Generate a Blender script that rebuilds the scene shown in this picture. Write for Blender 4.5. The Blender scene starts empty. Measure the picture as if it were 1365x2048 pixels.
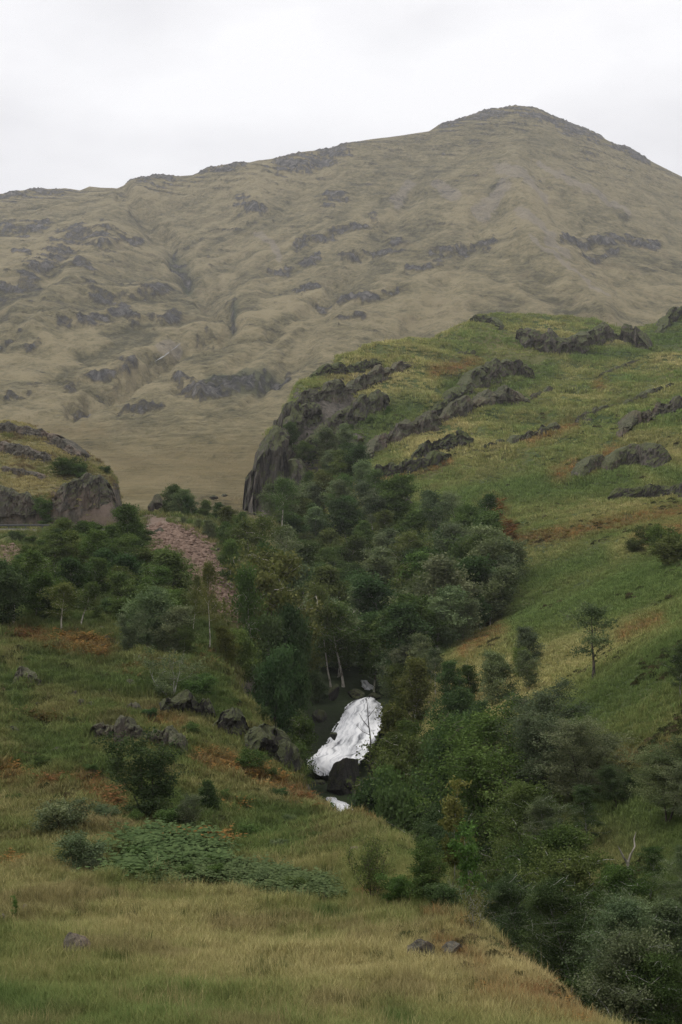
import bpy, math, random
import numpy as np
from mathutils import Vector, Matrix

# ------------------------------------------------------------------ camera, sky, light
S = bpy.context.scene
COL = S.collection
F, CU, CV = 2844.44, 682.5, 1024.0            # focal length and centre in photo pixels (50 mm, 24x36 upright)

cam_d = bpy.data.cameras.new('camera'); cam = bpy.data.objects.new('camera', cam_d); COL.objects.link(cam)
cam_d.sensor_fit = 'VERTICAL'; cam_d.sensor_height = 36; cam_d.sensor_width = 24; cam_d.lens = 50
cam_d.clip_start = 0.5; cam_d.clip_end = 9000
cam.location = (0, 0, 0); cam.rotation_euler = (math.radians(90), 0, 0)
S.camera = cam

SUN_EL, SUN_AZ = math.radians(64), math.radians(-62)     # azimuth from +Y, clockwise (left-front, soft)
W = bpy.data.worlds.new('World'); S.world = W; W.use_nodes = True
nt = W.node_tree; nt.nodes.clear()
def wn(t): return nt.nodes.new(t)
out = wn('ShaderNodeOutputWorld'); bg = wn('ShaderNodeBackground'); sky = wn('ShaderNodeTexSky')
sky.sky_type = 'NISHITA'; sky.sun_disc = False; sky.sun_elevation = SUN_EL; sky.sun_rotation = SUN_AZ
tc = wn('ShaderNodeTexCoord'); mp = wn('ShaderNodeMapping'); mp.inputs['Scale'].default_value = (1.0, 1.0, 2.2)
ns = wn('ShaderNodeTexNoise'); ns.inputs['Scale'].default_value = 2.6; ns.inputs['Detail'].default_value = 5; ns.inputs['Roughness'].default_value = 0.5
cr = wn('ShaderNodeValToRGB')
cr.color_ramp.elements[0].position = 0.36; cr.color_ramp.elements[0].color = (7.0, 6.9, 7.1, 1)
cr.color_ramp.elements[1].position = 0.60; cr.color_ramp.elements[1].color = (9.4, 9.3, 9.4, 1)
mx = wn('ShaderNodeMix'); mx.data_type = 'RGBA'; mx.inputs[0].default_value = 0.93
nt.links.new(tc.outputs['Generated'], mp.inputs[0]); nt.links.new(mp.outputs[0], ns.inputs['Vector'])
nt.links.new(ns.outputs['Fac'], cr.inputs[0]); nt.links.new(sky.outputs[0], mx.inputs[6]); nt.links.new(cr.outputs[0], mx.inputs[7])
nt.links.new(mx.outputs[2], bg.inputs[0]); bg.inputs[1].default_value = 0.1; nt.links.new(bg.outputs[0], out.inputs[0])

sd = bpy.data.lights.new('sun', 'SUN'); sun = bpy.data.objects.new('sun', sd); COL.objects.link(sun)
sd.energy = 1.5; sd.angle = math.radians(16); sd.color = (1.0, 0.97, 0.92)
sv = Vector((math.sin(SUN_AZ) * math.cos(SUN_EL), math.cos(SUN_AZ) * math.cos(SUN_EL), math.sin(SUN_EL)))
sun.rotation_euler = (-sv).to_track_quat('-Z', 'Y').to_euler()

vs = S.view_settings; vs.view_transform = 'Standard'; vs.look = 'None'; vs.exposure = 0.28; vs.gamma = 1.0; vs.use_curve_mapping = False
try:
    S.cycles.max_bounces = 4; S.cycles.diffuse_bounces = 2; S.cycles.transparent_max_bounces = 4; S.cycles.volume_bounces = 0
    S.cycles.use_denoising = True; S.cycles.denoiser = 'OPENIMAGEDENOISE'; S.cycles.denoising_prefilter = 'NONE'; S.cycles.denoising_input_passes = 'RGB_ALBEDO_NORMAL'
except Exception: pass

random.seed(7); RNG = np.random.default_rng(11)

# ------------------------------------------------------------------ numeric helpers
def _hash(ix, iy, seed):
    h = (ix.astype(np.int64) * 374761393 + iy.astype(np.int64) * 668265263 + seed * 974711) & 0xffffffff
    h = ((h ^ (h >> 13)) * 1274126177) & 0xffffffff
    return ((h ^ (h >> 16)) & 0xffff) / 65535.0 * 2 * np.pi
def perlin(x, y, seed=0):
    x = np.asarray(x, float); y = np.asarray(y, float)
    ix = np.floor(x); iy = np.floor(y); fx = x - ix; fy = y - iy
    u = fx * fx * fx * (fx * (fx * 6 - 15) + 10); w = fy * fy * fy * (fy * (fy * 6 - 15) + 10)
    def g(ax, ay):
        a = _hash(ix + ax, iy + ay, seed)
        return np.cos(a) * (fx - ax) + np.sin(a) * (fy - ay)
    a = g(0, 0) * (1 - u) + g(1, 0) * u; b = g(0, 1) * (1 - u) + g(1, 1) * u
    return (a * (1 - w) + b * w) * 1.5
def fbm(x, y, seed=0, o=4, gain=0.5):
    r = 0; a = 1.0
    for k in range(o):
        r = r + a * perlin(x, y, seed + k * 17); x = x * 2.03 + 11.3; y = y * 2.03 - 7.1; a *= gain
    return r
def sstep(a, b, x):
    t = np.clip((x - a) / (b - a), 0, 1); return t * t * (3 - 2 * t)
def pchip(xk, yk, x):                          # monotone cubic, yk (n,) or (n,m) with x (m,) or scalar array
    xk = np.asarray(xk, float); yk = np.asarray(yk, float)
    h = np.diff(xk); dl = np.diff(yk) / h; m = np.zeros_like(yk)
    m[1:-1] = np.where(dl[:-1] * dl[1:] > 0, 2 * dl[:-1] * dl[1:] / (dl[:-1] + dl[1:] + 1e-12), 0)
    m[0] = dl[0]; m[-1] = dl[-1]
    x = np.asarray(x, float); i = np.clip(np.searchsorted(xk, x) - 1, 0, len(xk) - 2)
    t = (x - xk[i]) / h[i]; lo = x < xk[0]; hi = x > xk[-1]
    r = (2*t**3 - 3*t*t + 1) * yk[i] + (t**3 - 2*t*t + t) * h[i] * m[i] + (-2*t**3 + 3*t*t) * yk[i+1] + (t**3 - t*t) * h[i] * m[i+1]
    r = np.where(lo, yk[0] + (x - xk[0]) * m[0], r); return np.where(hi, yk[-1] + (x - xk[-1]) * m[-1], r)
class RBF:                                     # smooth height z(u, ln d) through surveyed points
    def __init__(s, pts, c=0.25, lam=1e-3):
        p = np.array(pts, float); s.q = np.stack([p[:, 0] / 260, np.log(p[:, 1]) * 2.6], 1); z = p[:, 2]; s.c = c
        n = len(p); A = np.zeros((n + 3, n + 3)); A[:n, :n] = s.k(s.q, s.q) + lam * np.eye(n)
        A[:n, n] = 1; A[:n, n+1:] = s.q; A[n, :n] = 1; A[n+1:, :n] = s.q.T
        s.w = np.linalg.solve(A, np.concatenate([z, np.zeros(3)]))
    def k(s, a, b): return -np.sqrt(((a[:, None] - b[None]) ** 2).sum(2) + s.c ** 2)
    def __call__(s, u, d):
        sh = np.shape(u); q = np.stack([np.ravel(u) / 260, np.log(np.maximum(np.ravel(d), .5)) * 2.6], 1)
        r = np.empty(len(q))
        for i in range(0, len(q), 60000):
            b = q[i:i+60000]; r[i:i+60000] = s.k(b, s.q) @ s.w[:-3] + s.w[-3] + b @ s.w[-2:]
        return r.reshape(sh)
def zof(v, d): return (CV - v) * d / F
def uof(x, d): return CU + x * F / d
def uvd(L): return [(u, d, zof(v, d)) for u, v, d in L]      # (u,v,d) -> (u,d,z)
def xdz(L): return [(uof(x, d), d, z) for x, d, z in L]

# ------------------------------------------------------------------ landforms
# near bank (meadow, left slope, shelf of the road)
bank_rbf = RBF(uvd([
    (-200,2048,28),(300,2048,28),(700,2048,28),(1200,2048,28.5),(-200,1900,39),(200,1905,38),(600,1905,38),(900,1950,34),(1100,1955,32.5),
    (-200,1770,53),(100,1765,53),(400,1790,51),(640,1800,49),(760,1790,47),(900,1805,43),(1000,1880,37.5),(840,1722,52),(760,1652,62),(700,1638,68),
    (0,1640,70),(300,1660,68),(500,1690,66),(620,1668,68),(660,1638,76),(610,1605,86),(570,1545,97),(545,1490,106),(480,1385,124),(430,1312,142),
    (0,1500,92),(200,1510,90),(400,1540,90),(0,1400,110),(200,1400,108),(380,1430,110),(0,1285,136),(150,1280,138),(300,1295,138),(-300,1280,134),(-300,1500,92),
    (0,1150,195),(200,1140,200),(-300,1150,190),(0,1062,252),(150,1062,256),(260,1058,262),(-300,1065,246),(310,1052,262),(345,1062,255),(400,1085,250),(440,1120,240),(470,1180,224),(492,1245,205),(360,1180,212),(420,1240,192),
    (380,1030,300),(300,1030,300),(100,1055,300),(-300,1060,300),(480,1040,330),(540,1060,300),(520,1200,235)])
    + xdz([(0,3,-1.75),(0,10,-4.4),(0,18,-7.2),(-6,18,-7.2),(6,18,-7.2),(14,60,-13.6),(14,100,-18),(14,150,-17),(20,200,-15),(16,240,-12)]))
_bd = np.array([3,20,28.5,32,37,43,52,62,68,76,86,97,106,124,142,170,205,240,300,360.])
_bu = np.array([0,0,1200,1110,1000,900,840,760,700,655,610,570,545,480,432,440,492,520,560,600.])
_bx = (_bu - CU) * _bd / F; _bx[0] = 9; _bx[1] = 6.6
def river_z(d): return pchip([20,60,110,150,166,172,178,184,193,198,210,240,300,360,420], [-29,-30,-30.2,-30.3,-30.4,-29.4,-27.4,-25.0,-24.4,-23.4,-22.6,-19.5,-13.5,-8.5,-5.5], d)
def softdrop(s, slope, r): return slope * (np.sqrt(s * s + r * r) + s) / 2
def bank_z(x, d):
    z = bank_rbf(uof(x, d), d)
    bx = pchip(_bd, _bx, np.clip(d, 3, 360)) + fbm(d / 9, d * 0 + 3.3, 5, 3) * np.clip(d / 90, .25, 1.2) + .42 * fbm(d / 3.1, d * 0 + 7.7, 6, 3)
    z = z - softdrop(x - bx - .3, 1.35 + .3 * np.clip((d - 60) / 60, 0, 1), np.clip(d / 110, .25, 1.2))
    am = np.clip(d / 55, .45, 2.4)
    z = z + am * (.30 * fbm(x / 9, d / 9, 1, 3) + .10 * fbm(x / 2.1, d / 2.1, 2, 3)) * sstep(4, 16, d)
    rough = sstep(60, 85, d) * sstep(60, -40, d - 150)                       # tussocky slope beyond the meadow
    return z + rough * (.55 * fbm(x / 5.5, d / 7, 21, 3) + .28 * np.abs(fbm(x / 1.7, d / 2.2, 22, 2)))
# hillside right of the gorge
hill_rbf = RBF(uvd([
    (560,850,415),(590,790,425),(620,757,435),(700,708,475),(800,686,520),(900,667,570),(950,637,600),(1050,630,620),(1180,645,625),(1290,660,640),(1365,640,690),(1600,600,700),
    (485,1040,405),(500,960,408),(520,920,410),(600,1000,372),(650,900,392),(700,820,415),(640,1040,345),
    (760,800,425),(830,765,440),(900,725,480),(1000,690,540),(1150,700,545),(1300,700,560),(1400,690,560),
    (720,930,372),(800,880,392),(900,840,412),(1000,805,440),(1100,775,470),(1250,740,500),(1400,720,520),
    (740,985,335),(830,965,340),(950,915,362),(1100,860,392),(1250,815,405),(1400,780,420),
    (760,1030,312),(900,1000,318),(1050,950,335),(1200,905,345),(1365,860,350),
    (900,1060,288),(1000,1055,278),(1150,1020,282),(1300,1000,280),(1400,985,278),
    (1020,1090,262),(1200,1060,255),(1365,1030,250),(1045,1180,226),(1200,1140,215),(1365,1100,205),
    (1020,1235,205),(920,1290,192),(880,1335,178),(1000,1300,172),(1120,1270,168),(1250,1220,168),(1365,1180,165),
    (950,1400,152),(1080,1345,148),(1180,1375,128),(1140,1420,122),(1250,1350,120),(1365,1290,116),(1500,1230,116),
    (1130,1500,108),(1250,1460,102),(1365,1420,96),(1200,1600,90),(1300,1580,84),(1365,1560,81),(1250,1720,74),(1365,1700,69),(1500,1640,69),
    (1250,1850,63),(1365,1830,58),(1365,2000,50),(1500,1940,48),(1700,1900,42),
    (820,1170,262),(880,1250,222),(820,1300,208),(850,1400,172),(850,1500,146),(900,1580,122),(980,1680,100),(1050,1780,82)])
    + xdz([(9.5,42,-21),(9.5,60,-24.5),(9,90,-27.5),(7.5,130,-29),(6.5,160,-29),(7.5,176,-26),(8,187,-23.4),(8,200,-22),(5,230,-18.5),(0,290,-13),(-10,345,-8),(-27,420,-3),
           (60,800,55),(150,800,70),(0,800,30),(120,30,12),(60,40,0),(14,20,-18),(14,8,-16)]))
_hd = np.array([8,42,60,90,130,160,176,187,200,230,290,345,380,400,420,470,600,800.])
_hx = np.array([9,9.5,9.5,9,7.5,6.5,6.0,6.0,6.0,3,-4,-14,-24,-27,-26,-8,20,60.])
def hill_z(x, d):
    z = hill_rbf(uof(x, d), d)
    hx = pchip(_hd, _hx, np.clip(d, 8, 800)) + 1.4 * fbm(d / 14, d * 0 + 9.1, 31, 3)
    z = z - softdrop(hx - x, 1.5 + 1.6 * sstep(330, 380, d), np.clip(d / 120, .6, 2.5))
    am = np.clip(d / 250, .25, 1.6)
    far = sstep(120, 260, d)
    z = z + am * (1.5 * fbm(x / 34, d / 40, 41, 3) + .45 * fbm(x / 7, d / 9, 42, 3) + .16 * np.abs(fbm(x / 2.2, d / 3, 43, 2)))
    t = z + .12 * x + 1.2 * fbm(x / 22, d / 26, 44, 3)                       # soft terraces: rock beds crossing the slope
    st = 7.5; q = t / st; fr = q - np.floor(q)
    return z + far * sstep(-2, 20, z) * .38 * st * (sstep(.25, .8, fr) - fr)
def bed_z(x, d): return river_z(d) + .35 * fbm(x / 1.6, d / 1.6, 61, 3) - .5
# moor and mountain: rows of surveyed profiles
CREST = [(-900,560,2300),(-300,405,2400),(0,391,2400),(25,385,2400),(60,380,2400),(140,377,2395),(160,381,2390),(180,373,2390),(235,380,2380),(262,366,2360),(300,357,2355),(320,352,2350),(350,353,2350),(385,351,2340),(415,338,2330),(450,330,2320),(500,327,2310),(515,323,2310),(560,316,2310),(600,305,2310),(660,297,2320),(700,285,2330),(745,278,2340),(800,271,2350),(858,262,2370),(880,248,2390),(905,243,2400),(940,230,2420),(985,219,2440),(1030,212,2450),(1075,217,2450),(1110,236,2450),(1150,252,2440),(1190,266,2430),(1230,288,2420),(1262,297,2410),(1300,320,2400),(1365,353,2380),(1600,500,2300),(2300,800,2200)]
ROWS = [
    [(-900,1100,320),(400,1080,320),(700,1090,320),(2300,1090,320)],
    [(-900,1005,400),(100,1000,400),(300,995,400),(480,1005,400),(700,1015,400),(2300,1000,400)],
    [(-900,925,620),(0,930,620),(300,925,620),(520,925,620),(700,930,620),(2300,920,620)],
    [(-900,840,850),(0,868,850),(300,862,850),(520,850,850),(700,838,850),(1000,830,850),(2300,830,850)],
    [(-900,780,1050),(0,790,1050),(250,800,1050),(420,795,1050),(600,775,1050),(1000,760,1050),(2300,740,1050)],
    [(-900,690,1320),(0,680,1320),(200,685,1320),(350,700,1320),(520,680,1320),(800,650,1320),(1060,630,1320),(1365,655,1320),(2300,680,1320)],
    [(-900,590,1700),(0,545,1700),(200,548,1700),(300,560,1700),(380,582,1700),(480,575,1700),(700,530,1700),(900,490,1700),(1050,470,1700),(1200,505,1700),(1365,540,1700),(2300,680,1700)],
    [(-900,560,2080),(0,455,2080),(150,445,2080),(300,450,2080),(420,440,2080),(600,400,2080),(800,362,2080),(1000,325,2080),(1100,330,2080),(1250,385,2080),(1365,430,2080),(2300,760,2080)],
    CREST,
    [(u, v + 45, d + 420) for u, v, d in CREST]]
def row_at(R, u):
    R = np.array(R, float); return np.interp(u, R[:, 0], R[:, 1]) if len(R) > 20 else pchip(R[:, 0], R[:, 1], u), np.interp(u, R[:, 0], R[:, 2])
def seg_dist(u, v, line):                      # distance to a polyline and signed offset (positive above it)
    best = np.full(np.shape(u), 1e9); sg = np.zeros(np.shape(u))
    for (a, b), (c, e) in zip(line[:-1], line[1:]):
        L2 = (c - a) ** 2 + (e - b) ** 2; t = np.clip(((u - a) * (c - a) + (v - b) * (e - b)) / L2, 0, 1)
        px = a + t * (c - a); py = b + t * (e - b); q = np.hypot(u - px, v - py)
        s = py - v; m = q < best; best = np.where(m, q, best); sg = np.where(m, s, sg)
    return best, sg
MT_GULLIES = [([(250,400),(300,455),(345,492),(362,530),(385,570),(430,602),(465,632),(440,668),(360,690),(320,722),(240,775),(150,815)], 16, 16), ([(640,330),(560,430),(480,520),(430,600)], 30, 8),
    ([(820,400),(760,480),(640,620),(560,740)], 20, 7), ([(980,420),(900,560),(800,690)], 22, 7), ([(620,700),(560,740),(500,800)], 14, 6), ([(690,560),(560,660),(460,740)], 12, 6),
    ([(1060,330),(1120,420),(1240,560)], 18, 6), ([(1130,300),(1250,400),(1365,470)], 18, 6), ([(100,560),(60,640),(0,690)], 16, 6)]
MT_RIDGES = [([(1030,330),(1060,480),(1130,560),(1200,625)], 36, 12), ([(270,400),(220,470),(150,560),(60,640)], 50, 14), ([(505,370),(520,450),(500,560)], 40, 9)]
# rock bands of the mountain: polyline, half width in px, step height in m
MT_ROCK = [([(0,590),(60,560),(110,515),(160,480),(205,495)], 30, 16), ([(0,455),(60,460),(100,445)], 14, 8), ([(30,500),(60,510)], 9, 4), ([(190,600),(260,590),(330,580)], 14, 8), ([(120,650),(200,640),(250,620),(275,640)], 14, 8), ([(300,640),(360,635)], 12, 6),
    ([(130,768),(200,750),(265,728)], 10, 8), ([(20,795),(70,790)], 6, 4), ([(360,770),(400,785),(460,770),(520,755),(572,745)], 15, 12), ([(350,755),(365,772)], 8, 5), ([(230,822),(320,815)], 6, 4), ([(150,808),(185,805)], 8, 3),
    ([(345,495),(362,530),(378,555)], 12, 3), ([(462,605),(466,630)], 10, 3), ([(480,415),(530,420)], 16, 6), ([(560,330),(640,315),(690,300)], 20, 6), ([(250,370),(300,362),(340,356)], 10, 6), ([(0,392),(60,386),(120,384)], 8, 5), ([(400,345),(450,336),(495,333)], 7, 5),
    ([(655,395),(690,400)], 14, 6), ([(600,490),(640,475),(700,455),(745,440)], 11, 8), ([(690,515),(750,500),(800,490)], 12, 7), ([(860,505),(920,495),(980,485)], 11, 7), ([(810,540),(880,530)], 8, 3), ([(540,550),(580,545)], 8, 4), ([(590,580),(640,570)], 8, 4), ([(680,598),(760,588)], 11, 5), ([(680,636),(722,634)], 8, 4), ([(770,585),(800,583)], 6, 3), ([(600,525),(640,518)], 7, 3), ([(640,600),(680,590)], 6, 3),
    ([(1130,482),(1200,476),(1260,480),(1320,495)], 10, 9), ([(1160,510),(1230,505)], 8, 4), ([(960,228),(1020,222),(1075,226),(1130,250),(1200,275)], 14, 4), ([(1080,240),(1150,262)], 12, 3), ([(1230,290),(1300,325)], 9, 3), ([(930,235),(890,250)], 7, 3),
    ([(1335,640),(1365,622),(1420,610)], 12, 6), ([(90,690),(60,700)], 8, 3), ([(0,690),(40,670)], 8, 4), ([(150,545),(190,560)], 10, 4), ([(220,500),(290,485)], 7, 3)]
MT_SCREE = [([(820,370),(790,400)], 14), ([(1000,345),(1040,360),(1090,390)], 16), ([(1010,380),(960,420)], 18), ([(1040,440),(1090,470),(1130,520)], 14), ([(1060,490),(1140,550),(1210,610)], 7), ([(870,370),(910,390)], 14), ([(1080,330),(1180,380),(1260,420)], 9), ([(520,470),(560,520)], 10), ([(320,690),(360,680)], 8)]
_mk = np.linspace(-900, 2300, 1200)
_mv = []; _md = []
for R in ROWS:
    v, d = row_at(R, _mk); _mv.append(v); _md.append(d)
_mv = np.array(_mv); _md = np.array(_md); _mz = zof(_mv, _md)
def mount_grid(u, t):                          # u columns, t row parameter 0..9 -> x, d, z
    n = len(t); Z = np.empty((n, len(u))); D = np.empty((n, len(u)))
    k = np.arange(len(ROWS)).astype(float)
    for j, uu in enumerate(u):
        f = np.clip((uu + 900) / 3200 * 1199, 0, 1198.999); i = int(f); w = f - i
        zz = _mz[:, i] * (1 - w) + _mz[:, i+1] * w; dd = _md[:, i] * (1 - w) + _md[:, i+1] * w
        D[:, j] = np.interp(t, k, dd); Z[:, j] = pchip(dd, zz, D[:, j])
    return D, Z

# ------------------------------------------------------------------ object helpers
def link(name, me, mat=None, parent=None):
    o = bpy.data.objects.new(name, me); COL.objects.link(o)
    if mat is not None and me is not None: me.materials.append(mat)
    if parent is not None: o.parent = parent
    return o
def tag(o, label=None, cat=None, group=None, kind=None):
    if label: o['label'] = label
    if cat: o['category'] = cat
    if group: o['group'] = group
    if kind: o['kind'] = kind
    return o
def mesh_np(name, V, faces, smooth=True):      # faces: (n,3) or (n,4) int array
    V = np.asarray(V, np.float32); faces = np.asarray(faces, np.int32); k = faces.shape[1]; n = len(faces)
    me = bpy.data.meshes.new(name); me.vertices.add(len(V)); me.vertices.foreach_set('co', V.ravel())
    me.loops.add(n * k); me.loops.foreach_set('vertex_index', faces.ravel())
    me.polygons.add(n); me.polygons.foreach_set('loop_start', np.arange(0, n * k, k, dtype=np.int32)); me.polygons.foreach_set('loop_total', np.full(n, k, np.int32))
    me.polygons.foreach_set('use_smooth', np.full(n, smooth)); me.update(calc_edges=True); return me
def grid_faces(r, c):
    i = np.arange(r * c).reshape(r, c)
    return np.stack([i[:-1, :-1], i[:-1, 1:], i[1:, 1:], i[1:, :-1]], -1).reshape(-1, 4)
def set_mask(me, *cols):
    a = me.color_attributes.new('mask', 'FLOAT_COLOR', 'POINT'); b = np.ones((len(me.vertices), 4), np.float32)
    for i, c in enumerate(cols): b[:, i] = np.ravel(c)
    a.data.foreach_set('color', b.ravel())
def ucols(a, b, n, lo=-900, hi=2265, m=24):
    return np.concatenate([np.linspace(lo, a, m)[:-1], np.linspace(a, b, n), np.linspace(b, hi, m)[1:]])

# ------------------------------------------------------------------ materials
class NB:
    def __init__(s, name):
        s.m = bpy.data.materials.new(name); s.m.use_nodes = True; s.t = s.m.node_tree; s.t.nodes.clear(); s.o = s.n('ShaderNodeOutputMaterial')
    def n(s, t): return s.t.nodes.new(t)
    def put(s, sock, v):
        if hasattr(v, 'is_output'): s.t.links.new(v, sock)
        elif isinstance(v, (tuple, list)): sock.default_value = tuple(v) + ((1,) if len(v) == 3 and len(sock.default_value) == 4 else ())
        else: sock.default_value = v
    def pos(s): return s.n('ShaderNodeNewGeometry').outputs['Position']
    def gen(s): return s.n('ShaderNodeTexCoord').outputs['Object']
    def nz(s): 
        x = s.n('ShaderNodeSeparateXYZ'); s.put(x.inputs[0], s.n('ShaderNodeNewGeometry').outputs['Normal']); return x.outputs[2]
    def map(s, v, sc=(1,1,1), rot=(0,0,0)):
        m = s.n('ShaderNodeMapping'); s.put(m.inputs[0], v); m.inputs['Scale'].default_value = sc; m.inputs['Rotation'].default_value = rot; return m.outputs[0]
    def noise(s, v, scale, det=4, rough=.55, dist=0):
        x = s.n('ShaderNodeTexNoise'); s.put(x.inputs['Vector'], v); x.inputs['Scale'].default_value = scale; x.inputs['Detail'].default_value = det
        x.inputs['Roughness'].default_value = rough; x.inputs['Distortion'].default_value = dist; return x.outputs['Fac']
    def vor(s, v, scale, feat='F1'):
        x = s.n('ShaderNodeTexVoronoi'); x.feature = feat; s.put(x.inputs['Vector'], v); x.inputs['Scale'].default_value = scale; return x.outputs['Distance']
    def ramp(s, v, stops):
        x = s.n('ShaderNodeValToRGB'); s.put(x.inputs[0], v); e = x.color_ramp.elements
        while len(e) < len(stops): e.new(0.5)
        for k, (p, c) in enumerate(stops):
            e[k].position = p; e[k].color = (c, c, c, 1) if isinstance(c, (int, float)) else tuple(c) + (1,)
        return x.outputs[0]
    def step(s, v, a, b): 
        x = s.n('ShaderNodeMapRange'); x.interpolation_type = 'SMOOTHSTEP'; s.put(x.inputs[0], v); x.inputs[1].default_value = a; x.inputs[2].default_value = b; return x.outputs[0]
    def mix(s, f, a, b, mode='MIX'):
        x = s.n('ShaderNodeMix'); x.data_type = 'RGBA'; x.blend_type = mode; s.put(x.inputs[0], f); s.put(x.inputs[6], a); s.put(x.inputs[7], b); return x.outputs[2]
    def math(s, op, a, b=0.0):
        x = s.n('ShaderNodeMath'); x.operation = op; s.put(x.inputs[0], a); s.put(x.inputs[1], b); return x.outputs[0]
    def attr(s, name):
        x = s.n('ShaderNodeAttribute'); x.attribute_name = name; return x
    def mask(s):
        x = s.n('ShaderNodeSeparateColor'); s.put(x.inputs[0], s.attr('mask').outputs['Color']); return x.outputs
    def bump(s, h, strength=.5, dist=.1, normal=None):
        x = s.n('ShaderNodeBump'); s.put(x.inputs['Height'], h); x.inputs['Strength'].default_value = strength; x.inputs['Distance'].default_value = dist
        if normal is not None: s.put(x.inputs['Normal'], normal)
        return x.outputs[0]
    def diffuse(s, c, normal=None, rough=.95, spec=.15):
        x = s.n('ShaderNodeBsdfPrincipled'); s.put(x.inputs['Base Color'], c); s.put(x.inputs['Roughness'], rough); x.inputs['Specular IOR Level'].default_value = spec
        if normal is not None: s.put(x.inputs['Normal'], normal)
        return x.outputs[0]
    def done(s, sh): s.put(s.o.inputs[0], sh); return s.m

STRAW, OLIVE, GREEN, DGREEN, RUST, BROWN = (.285,.245,.115), (.155,.158,.058), (.092,.128,.040), (.046,.074,.024), (.21,.095,.035), (.135,.10,.055)
ROCKC, ROCKD, ROCKP = (.140,.124,.102), (.040,.037,.032), (.200,.150,.118)
def rock_color(b, p, pink=0.3, s=1.0):
    v = b.map(p, (1, 1, .22))                                     # joints run down the face
    n1 = b.noise(v, .9 * s, 6, .65, .6); n2 = b.noise(p, 3.1 * s, 5, .6)
    c = b.ramp(n1, [(.36, ROCKD), (.48, tuple(x * .70 for x in ROCKC)), (.62, ROCKC), (.72, tuple(x * 1.3 for x in ROCKC))])
    c = b.mix(b.math('MULTIPLY', b.step(b.noise(p, .23 * s, 3), .45, .68), pink), c, ROCKP)
    c = b.mix(b.math('MULTIPLY', b.step(n2, .60, .74), .55), c, (.28,.27,.24))       # pale lichen
    return c, n1, n2
def ground_material(name, wl, straw=.5, bumpd=.3, rock_s=1.0, pink=.3, rust_amt=1.0, tussock=1.0, scree=0.0, val=.68):
    """grass over soil with rust and green drifts; steep or marked ground is rock. wl: drift size in metres"""
    b = NB(name); p = b.pos(); m = b.mask()
    flat = b.map(p, (1, .62, 1))
    big = b.noise(flat, 1 / wl, 5, .6, .4); mid = b.noise(flat, 5.2 / wl, 5, .62, .3); fine = b.noise(p, 1.9 * tussock, 5, .68)
    f = b.math('ADD', b.math('MULTIPLY', big, .5), b.math('ADD', b.math('MULTIPLY', mid, .32), b.math('MULTIPLY', fine, .30)))
    f = b.math('ADD', f, (straw - .5) * .5 - .06)
    c = b.ramp(f, [(.34, DGREEN), (.43, GREEN), (.51, OLIVE), (.60, tuple((a + x) / 2 for a, x in zip(STRAW, OLIVE))), (.70, STRAW)])
    c = b.mix(b.math('MULTIPLY', b.step(b.noise(flat, 2.6 / wl, 5, .7, .5), .58, .72), .45 * rust_amt), c, BROWN)
    c = b.mix(b.math('MULTIPLY', m[1], b.step(b.noise(p, 1.3 * tussock, 5, .7), .30, .62)), c, b.mix(b.noise(p, 2.3, 3), BROWN, RUST))
    c = b.mix(b.math('MULTIPLY', m[2], b.step(mid, .25, .6)), c, b.mix(fine, DGREEN, GREEN))
    c = b.mix(1.0, c, (val, val, val), 'MULTIPLY')  # turf colour darkened evenly, standing in for the self-shadow of grass blades
    rc, n1, n2 = rock_color(b, p, pink, rock_s)
    if scree: rc = b.mix(b.math('MULTIPLY', m[0], scree), rc, b.mix(n2, (.10,.068,.050), (.29,.20,.148)))
    steep = b.step(b.math('ADD', b.nz(), b.math('MULTIPLY', b.noise(p, .45 * rock_s, 4), .5)), 1.0, .78)
    rk = b.step(b.math('ADD', b.math('MULTIPLY', m[0], 1.0), b.math('MULTIPLY', b.noise(b.map(p, (1,1,.5)), .33 * rock_s, 6, .68, .4), .9)), .80, .98)
    rk = b.math('MAXIMUM', rk, b.math('MULTIPLY', steep, .9))
    c = b.mix(rk, c, rc)
    h = b.math('ADD', b.math('MULTIPLY', fine, 1.0), b.math('MULTIPLY', b.math('MULTIPLY', n1, rk), 2.0))
    return b.done(b.diffuse(c, b.bump(h, .9, bumpd)))

# ------------------------------------------------------------------ build the terrain
def zone(u, v, L):
    r = np.zeros(np.shape(u))
    for line, w in L:
        q, _ = seg_dist(u, v, line if len(line) > 1 else [line[0], (line[0][0] + 1, line[0][1])]); r = np.maximum(r, np.exp(-(q / w) ** 2))
    return r
# mountain
U = ucols(-60, 1425, 500); T = np.concatenate([np.linspace(0, 2, 40)[:-1], np.linspace(2, 8, 430), np.linspace(8, 9, 14)[1:]])
D, Z = mount_grid(U, T); X = (U[None] - CU) * D / F
near = sstep(420, 900, D); topw = 1 - .88 * sstep(7.2, 8.0, T)[:, None]
nz = 12 * fbm(X / 300, D / 260, 71, 2) * topw + (2.6 * fbm(X / 70, D / 60, 72, 3) + 1.3 * fbm(X / 17, D / 15, 73, 3)) * topw
ang = np.arctan2(X - 300, 2480 - D); rad = np.hypot(X - 300, 2480 - D)            # fall lines spread from the summit
fall = fbm(ang * 24 + 1.1 * fbm(X / 110, D / 110, 78, 3), rad / 420, 74, 4); wl = sstep(900, 1250, D) * sstep(260, 820, rad)
nz += 3.6 * fall * topw * wl
Z0 = Z + nz * (.12 + .88 * near)
Up = np.broadcast_to(U, D.shape); Vp = CV - Z0 * F / D
rock = np.zeros(D.shape); dz = np.zeros(D.shape)
wu, wv = Up + 9 * fbm(Up / 40, Vp / 40, 75, 3), Vp + 8 * fbm(Up / 33, Vp / 33, 76, 3)
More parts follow.
